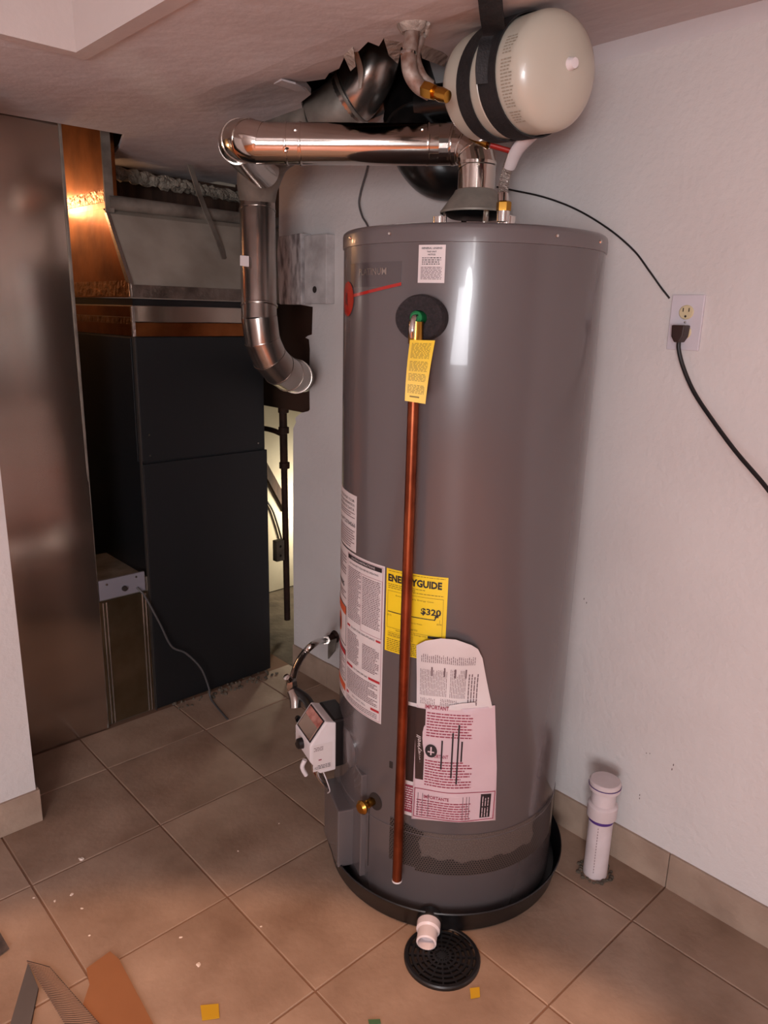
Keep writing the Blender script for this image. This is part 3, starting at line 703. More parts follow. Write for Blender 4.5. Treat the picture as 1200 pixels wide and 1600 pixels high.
def elbow(name, p0, d0, p1, d1, r, m, parent, gores=4, seg=28):
    """segmented (gored) elbow between two tangents"""
    k = (p1-p0).length*.5; a = p0+d0*k; b = p1-d1*k; pts = []
    for i in range(gores+1):
        t = i/gores; pts.append(p0*(1-t)**3+a*3*t*(1-t)**2+b*3*t*t*(1-t)+p1*t**3)
    bm = bmesh.new(); bm_tube(bm, pts, r, seg, False); o = from_bm(name, bm, m, parent, True, 12)
    for i in range(1, gores): d = (pts[i+1]-pts[i-1]).normalized(); ring('seam', pts[i], d, r, .0018, m, o, .005, seg)
    return o
elbow('elbow', top, Vector((0, 0, 1)), PX[0], hz, .041, M_flue, FP)
tube('straight_section', PX, .0415, M_flue, FP, 40, 1, cap=False)
for x in (668, 470, 448): ring('crimp_ring', at(x, 225, 1.60), hz, .0415, .002, M_flue, FP, .006)
for x, y in ((660, 199), (447, 232), (462, 200)): screw(at(x, y+4, 1.56), -ray(x, y).normalized(), FP, .004, M_flue)
WY = at(412, 268, 1.98)
e1 = at(372, 226, 1.74)
ep_ = [PX[1]-hz*.012, at(389, 220, 1.605), at(376, 219, 1.66), at(371, 226, 1.74), at(388, 246, 1.86), WY]
el_ = tube('elbow', ep_, .0425, M_flue, FP, 32, 7)
for k, q_ in ((1, ep_[1]), (2, ep_[2]), (3, ep_[3])): ring('seam', q_, (ep_[k+1]-ep_[k-1]).normalized(), .0425, .002, M_flue, el_, .005, 32)

# ------------------------------------------------------------------ main vent
VP = thing('vent_pipe', 'dusty galvanised vent pipe climbing into the torn ceiling hole', 'vent pipe', at(404, 500, 2.2))
vt = at(402, 312, 2.2); vb = at(405, 495, 2.2)
vs1 = tube('straight_section', [vt, vb-Vector((0, 0, .014))], .052, M_steel, VP, 36, 1, cap=False)
ring('crimp_ring', at(402, 330, 2.2), (vb-vt).normalized(), .052, .0025, M_steel, VP, .006); ring('crimp_ring', at(405, 478, 2.2), (vb-vt).normalized(), .052, .0025, M_steel, VP, .006)
lab(prism('sticker', [at(375, 399, 2.142), at(389, 400, 2.142), at(389, 417, 2.142), at(375, 415, 2.142)], ray(380, 400).normalized()*.012, M_label, VP), 'small white sticker')
ve = at(462, 588, 2.42)
elbow('elbow', vb, Vector((0, 0, -1)), ve, (at(500, 592, 2.8)-ve).normalized(), .053, M_steel, VP, 5, 32)
ring('crimp_ring', ve, (at(500, 592, 2.8)-ve).normalized(), .053, .003, M_steel, VP, .008)
tube('straight_section', [ve, at(478, 592, 2.85)], .050, M_steeld, VP, 28, 1)
# wye
up1 = at(500, 190, 2.0); up2 = at(553, 150, 1.95); up3 = at(592, 40, 1.88)
tube('wye', [vt, at(404, 280, 2.16), at(420, 236, 2.10), at(458, 210, 2.05), up1], [.053, .062, .070, .070, .069], M_steeld, VP, 36, 8)
tube('upper_section', [up1, at(528, 172, 1.97), up2], .069, M_steeld, VP, 36, 8)
tube('riser', [at(545, 158, 1.955), at(562, 138, 1.93), at(580, 100, 1.90), up3], .068, M_steel, VP, 36, 6)
ring('crimp_ring', at(549, 150, 1.94), (up2-up1).normalized(), .069, .003, M_steeld, VP, .008)
lab(tube('plaster_smear', [at(556, 82, 1.80), at(563, 110, 1.815), at(562, 138, 1.83)], [.008, .010, .005], M_plaster, VP, 8, 5, flat=.4), 'crusty white smear')

# ------------------------------------------------------------------ black drain pipe
BP = thing('drain_bend', 'fat glossy black plastic pipe bending down behind the flue pipe', 'pipe', at(640, 180, 1.98))
tube('riser', [at(628, 40, 2.10), at(640, 130, 2.07), at(650, 195, 2.03)], .080, M_blackabs, BP, 32, 6)
lathe('hub', [(.080, -.02), (.088, -.018), (.088, .018), (.080, .02)], M_blackabs, BP, at(650, 190, 2.03), (at(650, 195, 2.03)-at(640, 130, 2.07)), 32)
tube('bend', [at(650, 190, 2.03), at(658, 226, 2.0), at(683, 258, 1.97), at(718, 262, 1.98), at(752, 245, 2.02)], [.080, .083, .082, .080, .075], M_blackabs, BP, 36, 8)
tube('branch', [at(655, 165, 1.96), at(700, 160, 1.93), at(745, 165, 1.92)], .045, M_blackabs, BP, 24, 5)
tube('upper_branch', [at(668, 112, 2.08), at(720, 118, 2.06)], .040, mat('blue_grey_pipe', '#3a4650', .35), BP, 20, 1)

# corroded copper water pipe
P0 = cz(644, 40); d0 = -(MR.transposed() @ (P0-CAM)).z
CPp = thing('copper_water_pipe', 'corroded copper water pipe dropping from the plastered ceiling hole', 'pipe', tuple(P0))
tube('riser', [at(646, 24, d0), at(643, 60, d0), at(638, 92, d0)], .0125, M_oldcopper, CPp, 14, 4)
tube('bend', [at(638, 88, d0), at(641, 113, d0), at(653, 133, d0+.01), at(672, 145, d0+.02)], .0135, M_oldcopper, CPp, 14, 6)
tube('side_branch', [at(658, 60, d0+.02), at(650, 88, d0+.02), at(660, 118, d0+.02), at(674, 132, d0+.03)], .008, M_oldcopper, CPp, 10, 6)
bdir = (at(695, 150, d0-.02)-at(668, 141, d0))
lathe('brass_nut', [(0, -.012), (.013, -.012), (.0145, 0), (.013, .012), (0, .012)], M_brass, CPp, at(671, 142, d0-.005), bdir, 6, 20)
lathe('brass_tee', [(0, -.016), (.010, -.014), (.012, 0), (.010, .014), (0, .016)], M_brass, CPp, at(690, 148, d0-.015), bdir, 14)
lathe('plaster_collar', [(.010, -.010), (.018, -.012), (.026, -.003), (.030, .004)], M_gyp, CPp, P0, (0, 0, 1), 9)
lathe('solder_band', [(.0128, -.004), (.0145, -.002), (.0145, .002), (.0128, .004)], M_chrome, CPp, at(638, 84, d0), (0, 0, 1), 16)
tube('plaster_curl', [cz(650, 37, -.002), cz(664, 42, -.014), cz(669, 35, -.002)], .004, M_gyp, CPp, 6, 5)

# ------------------------------------------------------------------ expansion tank
ea = at(737, 142, 1.45); eb = at(874, 110, 1.26)
ex = (eb-ea).normalized(); eL = (eb-ea).length
ET = thing('expansion_tank', 'cream expansion tank slung on its side under the ceiling', 'expansion tank', tuple((ea+eb)/2))
rT = .0935; pr = []
for k in range(9): a = PI/2*k/8; pr.append((rT*math.sin(a), .055-.055*math.cos(a)-.01))
pr += [(rT, .06), (rT, .125), (rT+.002, .127), (rT+.002, .135), (rT, .137), (rT, eL-.02)]
for k in range(1, 9): a = PI/2*k/8; pr.append((rT*math.cos(a) if k < 8 else 0, eL-.02+.045*math.sin(a)))
lathe('shell', pr, M_cream, ET, ea, ex, 64, 25)
lathe('air_valve_cap', [(0, .018), (.008, .017), (.009, .012), (.012, 0)], M_white, ET, ea+ex*(eL+.019)+Vector((0, 0, .006)), ex, 18)
lathe('stem', [(.014, 0), (.014, .04), (0, .04)], M_brass, ET, ea+ex*-.045, ex, 14)
# strap
def strap_band(name, off, r0, wdt, tilt, parent):
    bm = bmesh.new(); x, y, d = frame_of(ex); c = ea+ex*off; prev = None; first = None
    for k in range(65):
        a = 2*PI*k/64; rad = x*math.cos(a)+y*math.sin(a); cc = c+ex*(tilt*math.sin(a+.6))
        v = [bm.verts.new(cc+rad*(r0+q)+ex*e) for q, e in ((0, -wdt/2), (.0025, -wdt/2), (.0025, wdt/2), (0, wdt/2))]
        if prev:
            for i in range(4): bm.faces.new((prev[i], prev[(i+1) % 4], v[(i+1) % 4], v[i]))
        prev = v
    return from_bm(name, bm, M_strap, parent, True, 40)
ST = thing('hanging_strap', 'black strap tied from the ceiling round the cream tank', 'strap', tuple(ea+ex*.1))
strap_band('band', .105, rT+.0022, .036, .010, ST); strap_band('band', .160, rT+.0026, .046, -.006, ST)
zu = Vector((0, 0, 1)); zu = (zu-ex*zu.dot(ex)).normalized(); cu_ = (CAM-ea); cu_ = (cu_-ex*cu_.dot(ex)-zu*cu_.dot(zu)).normalized()
def hp_(off, deg, e): a = math.radians(deg); return ea+ex*off+(zu*math.cos(a)+cu_*math.sin(a))*(rT+e)
sp0 = at(764, -22, 1.13); sp1 = at(768, 20, 1.19)
def ribbon(name, pts, wvec, t, m, parent):
    bm = bmesh.new(); P = crom(pts, 6); prev = None
    for i, p in enumerate(P):
        wv = Vector(wvec); tt = (P[min(i+1, len(P)-1)]-P[max(i-1, 0)]).normalized(); nn = tt.cross(wv).normalized()
        v = [bm.verts.new(p-wv/2), bm.verts.new(p+wv/2), bm.verts.new(p+wv/2+nn*t), bm.verts.new(p-wv/2+nn*t)]
        if prev:
            for k in range(4): bm.faces.new((prev[k], prev[(k+1) % 4], v[(k+1) % 4], v[k]))
        else: bm.faces.new(v[::-1])
        prev = v
    bm.faces.new(prev); return from_bm(name, bm, m, parent, True, 30)
wv = (at(790, 20, 1.23)-at(752, 22, 1.23))
ribbon('hanger', [sp0, sp1, hp_(.160, 58, .008), hp_(.163, 75, .005), hp_(.165, 90, .0045), hp_(.166, 105, .0035)], wv*.95, .004, M_strap, ST)
L = Lab(lambda u, v, lay: (lambda x, y, d: ea+ex*(.222+u)+(x*math.cos(v)+y*math.sin(v))*(rT+.0008+.0003*lay))(*frame_of(ex)), .5)
xx, yy, _ = frame_of(ex); dcam = (CAM-ea).normalized(); vc = math.atan2(dcam.dot(yy), dcam.dot(xx))
for v in range(-14, 14):
    u = -.024
    a0 = vc+v*.055
    if abs(v) % 9 == 8: continue
    for k in range(3):
        w_ = random.uniform(.004, .010); L.rect(u, a0, u+w_, a0+.022, mat('faint_ink', '#9d9180', .5), 1); u += w_+.002
L.build('print', ET)

# supply hose with shutoff
CH = thing('water_connector', 'braided steel water connector rising from the heater top beside the hood', 'hose', at(785, 342, 1.50))
h0 = at(786, 340, 1.50)
lathe('nipple', [(.013, 0), (.013, .02), (.009, .02), (.009, .03)], M_chrome, CH, h0-Vector((0, 0, .008)), (0, 0, 1), 16)
lathe('hex_nut', [(0, .0), (.0145, .0), (.015, .004), (.015, .016), (.012, .019), (0, .019)], M_brass, CH, h0+Vector((0, 0, .012)), (0, 0, 1), 6, 20)
hp = [at(786, 320, 1.50), at(786, 300, 1.50), at(790, 275, 1.49), at(798, 250, 1.47), at(812, 225, 1.43), at(830, 210, 1.40)]
P = crom(hp, 14); bm = bmesh.new(); bm_tube(bm, P, [.0095+(.0014 if i % 2 else 0) for i in range(len(P))], 14); from_bm('corrugated_tube', bm, M_braid, CH, True, 60)
tube('ferrule', [at(786, 318, 1.50), at(786, 304, 1.50)], .0115, M_chrome, CH, 16, 1)
lab(tube('tape_wrap', [at(796, 262, 1.46), at(806, 238, 1.43), at(822, 218, 1.40), at(842, 204, 1.37)], [.012, .014, .015, .012], M_tape, CH, 10, 5, flat=.7), 'pale plastic wrap around the hose')
SV = thing('shutoff_valve', 'brass shutoff valve with red handle under the cream tank', 'valve', at(745, 222, 1.52))
tube('body', [at(738, 212, 1.47), at(750, 218, 1.46), at(764, 225, 1.45)], .010, M_brass, SV, 14, 4)
tube('handle', [at(766, 227, 1.45), at(780, 231, 1.45), at(797, 236, 1.45)], .0085, M_redrub, SV, 12, 3, flat=.6)
tube('stem', [at(745, 222, 1.52), at(768, 228, 1.45)], .006, M_steel, SV, 10, 1)

# ------------------------------------------------------------------ drain pan and floor drain
PN = thing('drain_pan', 'round black drain pan under the water heater', 'pan', (CX, CY, 0))
lathe('tray', [(0, .002), (.290, .002), (.297, .006), (.307, .056), (.3105, .060), (.3085, .0625), (.304, .058), (.293, .011), (0, .008)], M_black, PN, O3, seg=96)
pd = Vector((on_z(669, 1452, .032).x-CX, on_z(669, 1452, .032).y-CY, 0)).normalized()
lathe('outlet_nut', [(0, -.012), (.030, -.012), (.030, .004), (.026, .010), (0, .010)], M_black, PN, Vector((CX, CY, .034))+pd*.304, pd, 24)
lathe('outlet_adapter', [(.022, 0), (.027, .0), (.027, .018), (.0225, .022), (.0225, .050), (.019, .052), (.018, .046), (.018, .03), (0, .03)], M_pvc, PN, Vector((CX, CY, .034))+pd*.312, (pd-Vector((0, 0, .10))), 28); 
GC = on_z(690, 1497, .0); gx, gy = 1.031, .873
GD = thing('floor_drain', 'round black slotted drain grate in the tiles in front of the pan', 'drain', (gx, gy, 0))
lathe('rim', [(.074, .0), (.0845, .0), (.0845, .007), (.082, .010), (.076, .010), (.074, .008)], M_black, GD, (gx, gy, 0), seg=48)
lathe('drain_well', [(0, .0012), (.076, .0012)], M_dark, GD, (gx, gy, 0), seg=32)
for r in (.018, .030, .042, .054, .066): lathe('ring_bar', [(r-.0028, .003), (r-.0028, .0085), (r+.0028, .0085), (r+.0028, .003), (r-.0028, .003)], M_black, GD, (gx, gy, 0), seg=40)
lathe('hub', [(0, .0092), (.009, .009), (.010, .003), (0, .003)], M_black, GD, (gx, gy, 0), seg=16)
for k in range(16):
    box('spoke', (.008, -.0018, .003), (.077, .0018, .0082), M_black, GD, mtx=Matrix.Translation((gx, gy, 0)) @ Matrix.Rotation(2*PI*k/16, 4, 'Z'))

# ------------------------------------------------------------------ standpipe
spx, spy = 1.522, .792
SP = thing('standpipe', 'capped white plastic standpipe with a purple ring by the right wall', 'pipe', (spx, spy, 0))
dxy = Vector((.012, .008, 0))
lathe('pipe', [(0, .0), (.0300, .0), (.0300, .175), (0, .175)], M_pvc, SP, (spx, spy, 0), seg=32)
lathe('primer_ring', [(.0302, .160), (.0308, .160), (.0308, .172), (.0302, .172)], M_purple, SP, (spx, spy, 0), seg=32)
lathe('coupling', [(.030, .172), (.0365, .172), (.037, .176), (.037, .205), (.034, .209), (.030, .211), (.030, .236), (.029, .245), (.031, .247)], M_pvc, SP, (spx, spy, 0), seg=32)
lathe('cap', [(.029, .246), (.0385, .250), (.0395, .254), (.0395, .260), (.037, .261), (.0385, .263), (.0385, .270), (.035, .273), (0, .274)], M_pvc, SP, (spx, spy, 0), seg=32)
lathe('cap_seam', [(.0385, .2604), (.0398, .2604), (.0398, .2618), (.0385, .2618)], M_purple, SP, (spx, spy, 0), seg=32)
L = Lab(lambda u, v, lay: Vector((spx+math.cos(u)*(.0303), spy+math.sin(u)*.0303, v)), .2)
a0 = math.atan2(-spy, -spx)-.15
for k in range(16): L.rect(a0, .02+.0085*k, a0+.05, .025+.0085*k, M_inkg)
L.build('print', SP)
bm = bmesh.new()
for k in range(26):
    a = k*2*PI/26; r = .034+random.uniform(0, .012); c = Vector((spx+r*math.cos(a), spy+r*math.sin(a), .002)); v_ = bmesh.ops.create_icosphere(bm, subdivisions=1, radius=random.uniform(.004, .008))['verts']
    bmesh.ops.scale(bm, vec=(1, 1, .6), verts=v_); bmesh.ops.translate(bm, vec=c, verts=v_)
o = from_bm('broken_mortar', bm, M_conc, SP)

# ------------------------------------------------------------------ outlet, plug, cords
X1 = WX
OUT = thing('wall_outlet', 'white duplex outlet plate with ivory sockets on the right wall', 'outlet', (X1, .777, 1.375))
box('plate', (X1-.006, .7405, 1.316), (X1+.001, .8135, 1.4325), M_plate, OUT, .002)
for z in (1.396, 1.354):
    o = lathe('socket', [(0, .0085), (.0145, .0085), (.0165, .007), (.017, 0)], M_ivory, OUT, (X1, .777, z), (-1, 0, 0), 24, sx=1, sy=.92)
    if z > 1.38:
        for dy in (-.0065, .0065): box('slot', (X1-.0092, .777+dy-.001, z+.001), (X1-.008, .777+dy+.001, z+.009), M_dark, o)
        lathe('ground_hole', [(0, .0006), (.0025, .0006), (.0025, 0)], M_dark, o, (X1-.0085, .777, z-.0085), (-1, 0, 0), 10)
screw((X1-.006, .777, 1.375), (-1, 0, 0), OUT, .003)
PC = thing('power_cord', 'brown plug and dark cord drooping right from the outlet', 'cord', (X1-.01, .777, 1.35))
prism('plug', [(X1-.009, .762, 1.369), (X1-.009, .792, 1.369), (X1-.009, .790, 1.345), (X1-.009, .783, 1.333), (X1-.009, .771, 1.333), (X1-.009, .764, 1.345)], (-.028, 0, 0), M_brown, PC, .003)
cpts = [(X1-.024, .777, 1.342), (X1-.022, .776, 1.318)]+[tuple(on_x(px, py, X1-dx)) for px, py, dx in ((1068, 575, .022), (1084, 612, .03), (1110, 652, .05), (1150, 706, .08), (1200, 765, .12), (1262, 850, .16), (1330, 960, .2))]
tube('cord', cpts, .0046, M_cableb, PC, 10, 8)
CB = tube('thin_cable', [on_x(px, py, X1-dx) for px, py, dx in ((776, 292, .03), (800, 297, .015), (850, 308, .008), (900, 327, .006), (950, 357, .006), (990, 391, .006), (1015, 424, .006), (1032, 448, .005), (1046, 466, .003))], .0021, M_cableb, None, 8, 8)
tag(CB, 'thin black cable arching along the wall from heater to outlet', 'cable')
GW = tube('hanging_wire', [on_x(px, py, X1-.012) for px, py in ((578, 245), (572, 270), (564, 298), (561, 318), (566, 338), (574, 352), (580, 375))], .003, M_cable, None, 8, 6)
tag(GW, 'thin grey wire hanging on the wall behind the flue pipe', 'wire')

# ------------------------------------------------------------------ white boxes on wall
WB = thing('junction_box', 'white painted metal box with a knockout hole on the partition', 'electrical box', (X1, 2.05, 1.40))
box('cover', (X1-.036, 1.983, 1.402), (X1+.001, 2.100, 1.618), M_wall2, WB, .003)
lathe('knockout', [(0, .001), (.0095, .001), (.011, 0)], M_dark, WB, (X1-.0365, 2.043, 1.447), (-1, 0, 0), 18)
L2 = prism('side_panel', [(X1-.046, 2.105, 1.398), (X1-.046, 2.232, 1.398), (X1-.046, 2.243, 1.57), (X1-.046, 2.235, 1.622), (X1-.046, 2.105, 1.626)], (.045, 0, 0), mat('smeared_paint', '#c0b8b6', .7, col2='#6d6362', scale=11, stretch=(1, 4, 1.2), mix=(.42, .66)), WB, .004)

# ------------------------------------------------------------------ furnace, duct, filter
FX0, FX1, FY1 = 1.045, 1.525, 2.95
FU = thing('furnace', 'tall black furnace cabinet standing in the closet opening', 'furnace', (FX0, YF, 0))
box('cabinet', (FX0, YF+.006, .0), (FX1, FY1, 1.288), M_furn, FU, .004)
box('lower_panel', (FX0+.003, YF-.004, .008), (FX1-.002+.004, YF+.0055, .885), M_furn, FU, .002)
box('upper_panel', (FX0+.003, YF-.002, .892), (FX1-.006, YF+.0055, 1.286), M_furn, FU, .002)
for x, z in ((1.075, .912), (1.49, .912), (1.075, .98)): screw((x, YF-.002, z), (0, -1, 0), FU, .004, M_steel)
box('corner_trim', (FX0-.0008, YF-.0045, .0), (FX0+.0012, YF+.012, 1.288), mat('dull_edge', '#4a4440', .5, .5), FU, .0005)
box('side_panel', (FX0-.003, YF+.02, .892), (FX0, FY1-.02, 1.283), M_furn, FU, .001)
for y in (2.80,): screw((FX0-.003, y, .90), (-1, 0, 0), FU, .004, M_steel)
CO = thing('coil_cabinet', 'narrow shiny metal coil casing on top of the black furnace', 'coil casing', (FX0, YF, 1.29))
box('lower_band', (FX0+.001, YF+.002, 1.2885), (FX1-.004, FY1-.01, 1.331), M_orangerefl, CO, .001)
box('upper_band', (FX0-.001, YF-.001, 1.332), (FX1-.004, FY1-.01, 1.382), M_duct, CO, .002)
box('side_tape', (FX0-.003, YF+.01, 1.325), (FX0-.0012, FY1-.03, 1.345), M_foil, CO)
box('side_band', (FX0-.0025, YF+.004, 1.347), (FX0-.0012, FY1-.03, 1.378), M_orangerefl, CO)
box('corner_tape', (FX0-.004, YF-.004, 1.289), (FX0+.006, YF+.006, 1.378), mat('silver_corner_tape', '#c9c2bc', .35, 1, bump=.6, bscale=80), CO, .001)
box('black_gap', (FX0+.01, YF+.015, 1.3825), (FX1-.02, FY1-.03, 1.402), M_black, CO)
PL = thing('plenum', 'sloped sheet metal plenum above the coil casing', 'duct', (FX0, YF, 1.403))
def pz(x0, x1, prof, name, m, par, bevel=0): return prism(name, [(x0, y, z) for y, z in prof], (x1-x0, 0, 0), m, par, bevel)
pz(FX0, 1.72, [(YF, 1.4025), (YF+.005, 1.442), (2.398, 1.655), (2.42, 1.67), (FY1-.02, 1.67), (FY1-.02, 1.4025)], 'transition', M_plen, PL, .001)
pz(FX0-.002, FX0-.0005, [(YF+.003, 1.405), (YF+.008, 1.447), (2.398, 1.655), (2.42, 1.67), (FY1-.03, 1.67), (FY1-.03, 1.405)], 'side_sheet', M_orangerefl, PL)
pz(FX0-.004, FX0-.0022, [(YF+.006, 1.408), (YF+.008, 1.445), (YF+.03, 1.455), (FY1-.05, 1.453), (FY1-.05, 1.408)], 'side_tape', M_foil, PL)
box('front_tape', (FX0+.001, YF-.004, 1.405), (FX1, YF-.0002, 1.443), M_foilg, PL)
pz(FX0-.003, FX0+.008, [(YF-.003, 1.405), (YF-.001, 1.445), (2.396, 1.657), (2.41, 1.657), (YF+.02, 1.44), (YF+.015, 1.405)], 'corner_flange', M_steel, PL)
tube('rounded_flange', [(FX0+.01, 2.41, 1.690), (1.40, 2.43, 1.690), (1.75, 2.45, 1.690)], .022, M_steeld, PL, 16, 3)
box('riser', (FX0, 2.405, 1.67), (1.085, 2.73, 2.3), M_orangerefl, PL, .001)
box('riser_tape', (FX0-.002, 2.41, 1.69), (FX0-.0003, 2.72, 1.725), M_foil, PL)
box('riser_edge', (FX0-.003, 2.398, 1.66), (1.07, 2.404, 2.3), M_steeld, PL)
lab(ribbon('hanging_strip', [(1.36, 2.44, 1.84), (1.375, 2.40, 1.73), (1.40, 2.345, 1.60), (1.415, 2.33, 1.54)], (.022, .005, 0), .003, M_steeld, PL), 'bent metal hanger strip')
IN = thing('insulation_strip', 'ragged tan insulation batt tucked under the ceiling edge', 'insulation', (1.3, 2.9, 1.8))
bm = bmesh.new(); 
g = []
n = 60
for i in range(n+1):
    x = 1.09+.86*i/n; row = []
    for k in range(9):
        a = 2*PI*k/9; rr = .026*(1+.35*random.uniform(-1, 1)); row.append(bm.verts.new((x, 2.62+.35*(x-1.09)*.35+rr*.9*math.cos(a), 1.815-.02*(i/n)+rr*math.sin(a)*.8)))
    g.append(row)
for a, b in zip(g, g[1:]):
    for k in range(9): bm.faces.new((a[k], a[(k+1) % 9], b[(k+1) % 9], b[k]))
bm.faces.new(g[0]); bm.faces.new(g[-1])
from_bm('batt', bm, M_fluff, IN)
box('backing_board', (1.09, 2.80, 1.70), (2.2, 2.82, 2.3), M_wood, IN)

DU = thing('return_duct', 'tall wavy shiny sheet metal return duct left of the furnace', 'duct', (.6, YF, 0))
bm = bmesh.new(); nx_, nz_ = 24, 60; x0, x1 = .26, .867
def dz(x, z): return YF-.006+.0035*math.sin(z*3.1+x*4)+.0025*math.sin(x*19+z*1.3)-.004*math.sin((x-x0)/(x1-x0)*PI)
g = [[bm.verts.new((x0+(x1-x0)*i/nx_, dz(x0+(x1-x0)*i/nx_, 2.3*j/nz_), .004+2.29*j/nz_)) for i in range(nx_+1)] for j in range(nz_+1)]
for a in range(nz_):
    for b in range(nx_): bm.faces.new((g[a][b], g[a][b+1], g[a+1][b+1], g[a+1][b]))
from_bm('front_sheet', bm, M_duct, DU, True)
box('side_sheets', (x0, YF+.004, .003), (x1, 2.78, 2.29), M_duct, DU)
box('corner_seam', (x1-.004, YF-.009, .003), (x1+.003, YF+.006, 2.29), M_steeld, DU, .001)
FB = thing('filter_rack', 'low metal filter rack between duct and furnace with a silver strip', 'filter rack', (.95, YF, 0))
box('casing', (.872, YF+.006, .005), (1.0435, 2.6, .50), M_steeld, FB)
dr_ = box('door', (.872, YF-.002, .010), (1.038, YF+.0055, .452), mat('brown_sheet_metal', '#7d6e58', .3, .9, col2='#65573f'), FB, .002)
for x in (.884, .895, 1.018, 1.029): tube('ridge', [(x, YF-.003, .012), (x, YF-.003, .448)], .0032, M_steel, dr_, 8, 1)
lab(box('top_strip', (.874, YF-.004, .458), (1.030, YF+.0055, .524), mat('silver_strip', '#8f8b94', .45, .4), FB, .001), 'pale silver metal strip')
for z, x in ((.508, .90), (.512, 1.0)): screw((x, YF-.005, z), (0, -1, 0), FB, .004, M_steel)
lathe('knob', [(0, .010), (.008, .009), (.009, 0)], M_dark, FB, (.957, YF-.005, .482), (0, -1, 0), 12)
LW = tube('low_voltage_wire', [(1.0, YF-.006, .475), (1.02, YF-.02, .44), (1.06, YF-.03, .34), (1.10, YF-.03, .24), (1.15, YF-.035, .20), (1.20, YF-.045, .13), (1.225, YF-.05, .05), (1.225, YF-.07, .004), (1.20, YF-.22, .002)], .0035, M_cable, None, 8, 8)
tag(LW, 'grey wire dangling from the filter rack across the black furnace to the floor', 'wire')

# ------------------------------------------------------------------ cavity pipes
IP = thing('iron_pipe', 'dark rusty iron pipe standing in the gap beside the furnace', 'pipe', tuple(on_y(450, 960, 2.62)))
def vy(px, py, Y): return on_y(px, py, Y)
tube('lower_pipe', [vy(449, 968, 2.50), vy(444, 730, 2.50)], .0135, M_rust, IP, 14, 1)
tube('upper_pipe', [vy(444, 732, 2.50), vy(441, 590, 2.50)], .016, M_rust, IP, 14, 1)
for y in (727, 672, 640, 612): lathe('coupling', [(.016, -.014), (.022, -.012), (.022, .012), (.016, .014)], M_rust, IP, vy(442+(y-600)*.02, y, 2.50), (0, 0, 1), 14)
tube('tee_arm', [vy(443, 625, 2.50), vy(470, 632, 2.38), vy(500, 650, 2.36)], .017, M_rust, IP, 12, 4)
tube('side_arm', [vy(440, 678, 2.50), vy(425, 672, 2.55), vy(405, 668, 2.6)], .011, M_rust, IP, 12, 4)
EL = elbow('round_elbow', vy(420, 600, 2.70), Vector((1, 0, 0)), vy(468, 612, 2.45), Vector((.9, -.6, -.2)).normalized(), .055, M_steel, None, 3)
tag(EL, 'shiny round duct elbow below the vent pipe in the gap', 'duct')
SB = thing('small_switch_box', 'small dark metal box fixed to the rusty pipe', 'electrical box', tuple(vy(438, 860, 2.47)))
c = vy(437, 860, 2.47)
box('body', (c.x-.022, c.y-.01, c.z-.045), (c.x+.018, c.y+.02, c.z+.045), M_steeld, SB, .003)
for dz_ in (-.02, .02): screw((c.x-.002, c.y-.01, c.z+dz_), (0, -1, 0), SB, .006, M_black)
BR = prism('wood_brace', [vy(402, 695, 2.945), vy(446, 775, 2.945), vy(446, 800, 2.945), vy(402, 718, 2.945)], (0, .021, 0), M_wood)
tag(BR, 'slanting wooden brace on the bright wall behind the furnace', 'brace')
tube_ = tube('sagging_cable', [vy(400, 765, 2.955), vy(422, 790, 2.955), vy(432, 815, 2.955), vy(442, 850, 2.955)], .005, M_cableb, None, 8, 6)
tag(tube_, 'black cable sagging against the bright wall behind the furnace', 'cable')

# ------------------------------------------------------------------ gas connector
GL = thing('gas_connector', 'curved chrome flexible gas line on the left of the heater', 'gas line', tuple(on_x(516, 1000, X1)))
g0 = on_x(514, 998, X1-.03)
lathe('wall_flange', [(0, .012), (.018, .012), (.024, .0)], M_rust, GL, (X1, g0.y, g0.z), (-1, 0, 0), 18)
tube('stub', [(X1, g0.y, g0.z), (X1-.05, g0.y, g0.z)], .012, M_rust, GL, 14, 1)
prism('valve_handle', [on_x(512, 1002, X1-.055), on_x(524, 998, X1-.055), on_x(522, 1018, X1-.055), on_x(512, 1030, X1-.055)], (.008, 0, 0), M_steeld, GL, .002)
gp = [on_x(512, 1000, X1-.06), at(494, 1004, 2.10), at(476, 1020, 2.04), at(463, 1042, 2.0), at(457, 1062, 1.97)]
tube('flex_tube', gp, .0095, M_chrome, GL, 16, 8)
lathe('flare_nut', [(0, -.016), (.014, -.014), (.016, 0), (.014, .016), (0, .016)], M_steel, GL, gp[0]*.85+gp[1]*.15, gp[1]-gp[0], 6, 20)
lathe('flare_nut', [(0, -.014), (.014, -.012), (.016, 0), (.014, .014), (0, .014)], M_steel, GL, at(456, 1070, 1.96), (0, 0, 1), 6, 20)
tube('sediment_leg', [at(457, 1080, 1.95), at(461, 1092, 1.94), at(462, 1106, 1.935)], .0145, M_steel, GL, 14, 3)
tube('black_nipple', [at(460, 1080, 1.95), at(478, 1092, 1.93), G(.05, -.05, .40)], .013, M_black, GL, 14, 3)
lathe('bleed_screw', [(0, .02), (.009, .018), (.010, 0)], M_chrome, GL, at(452, 1062, 1.95), (-.6, -.2, .7), 12)

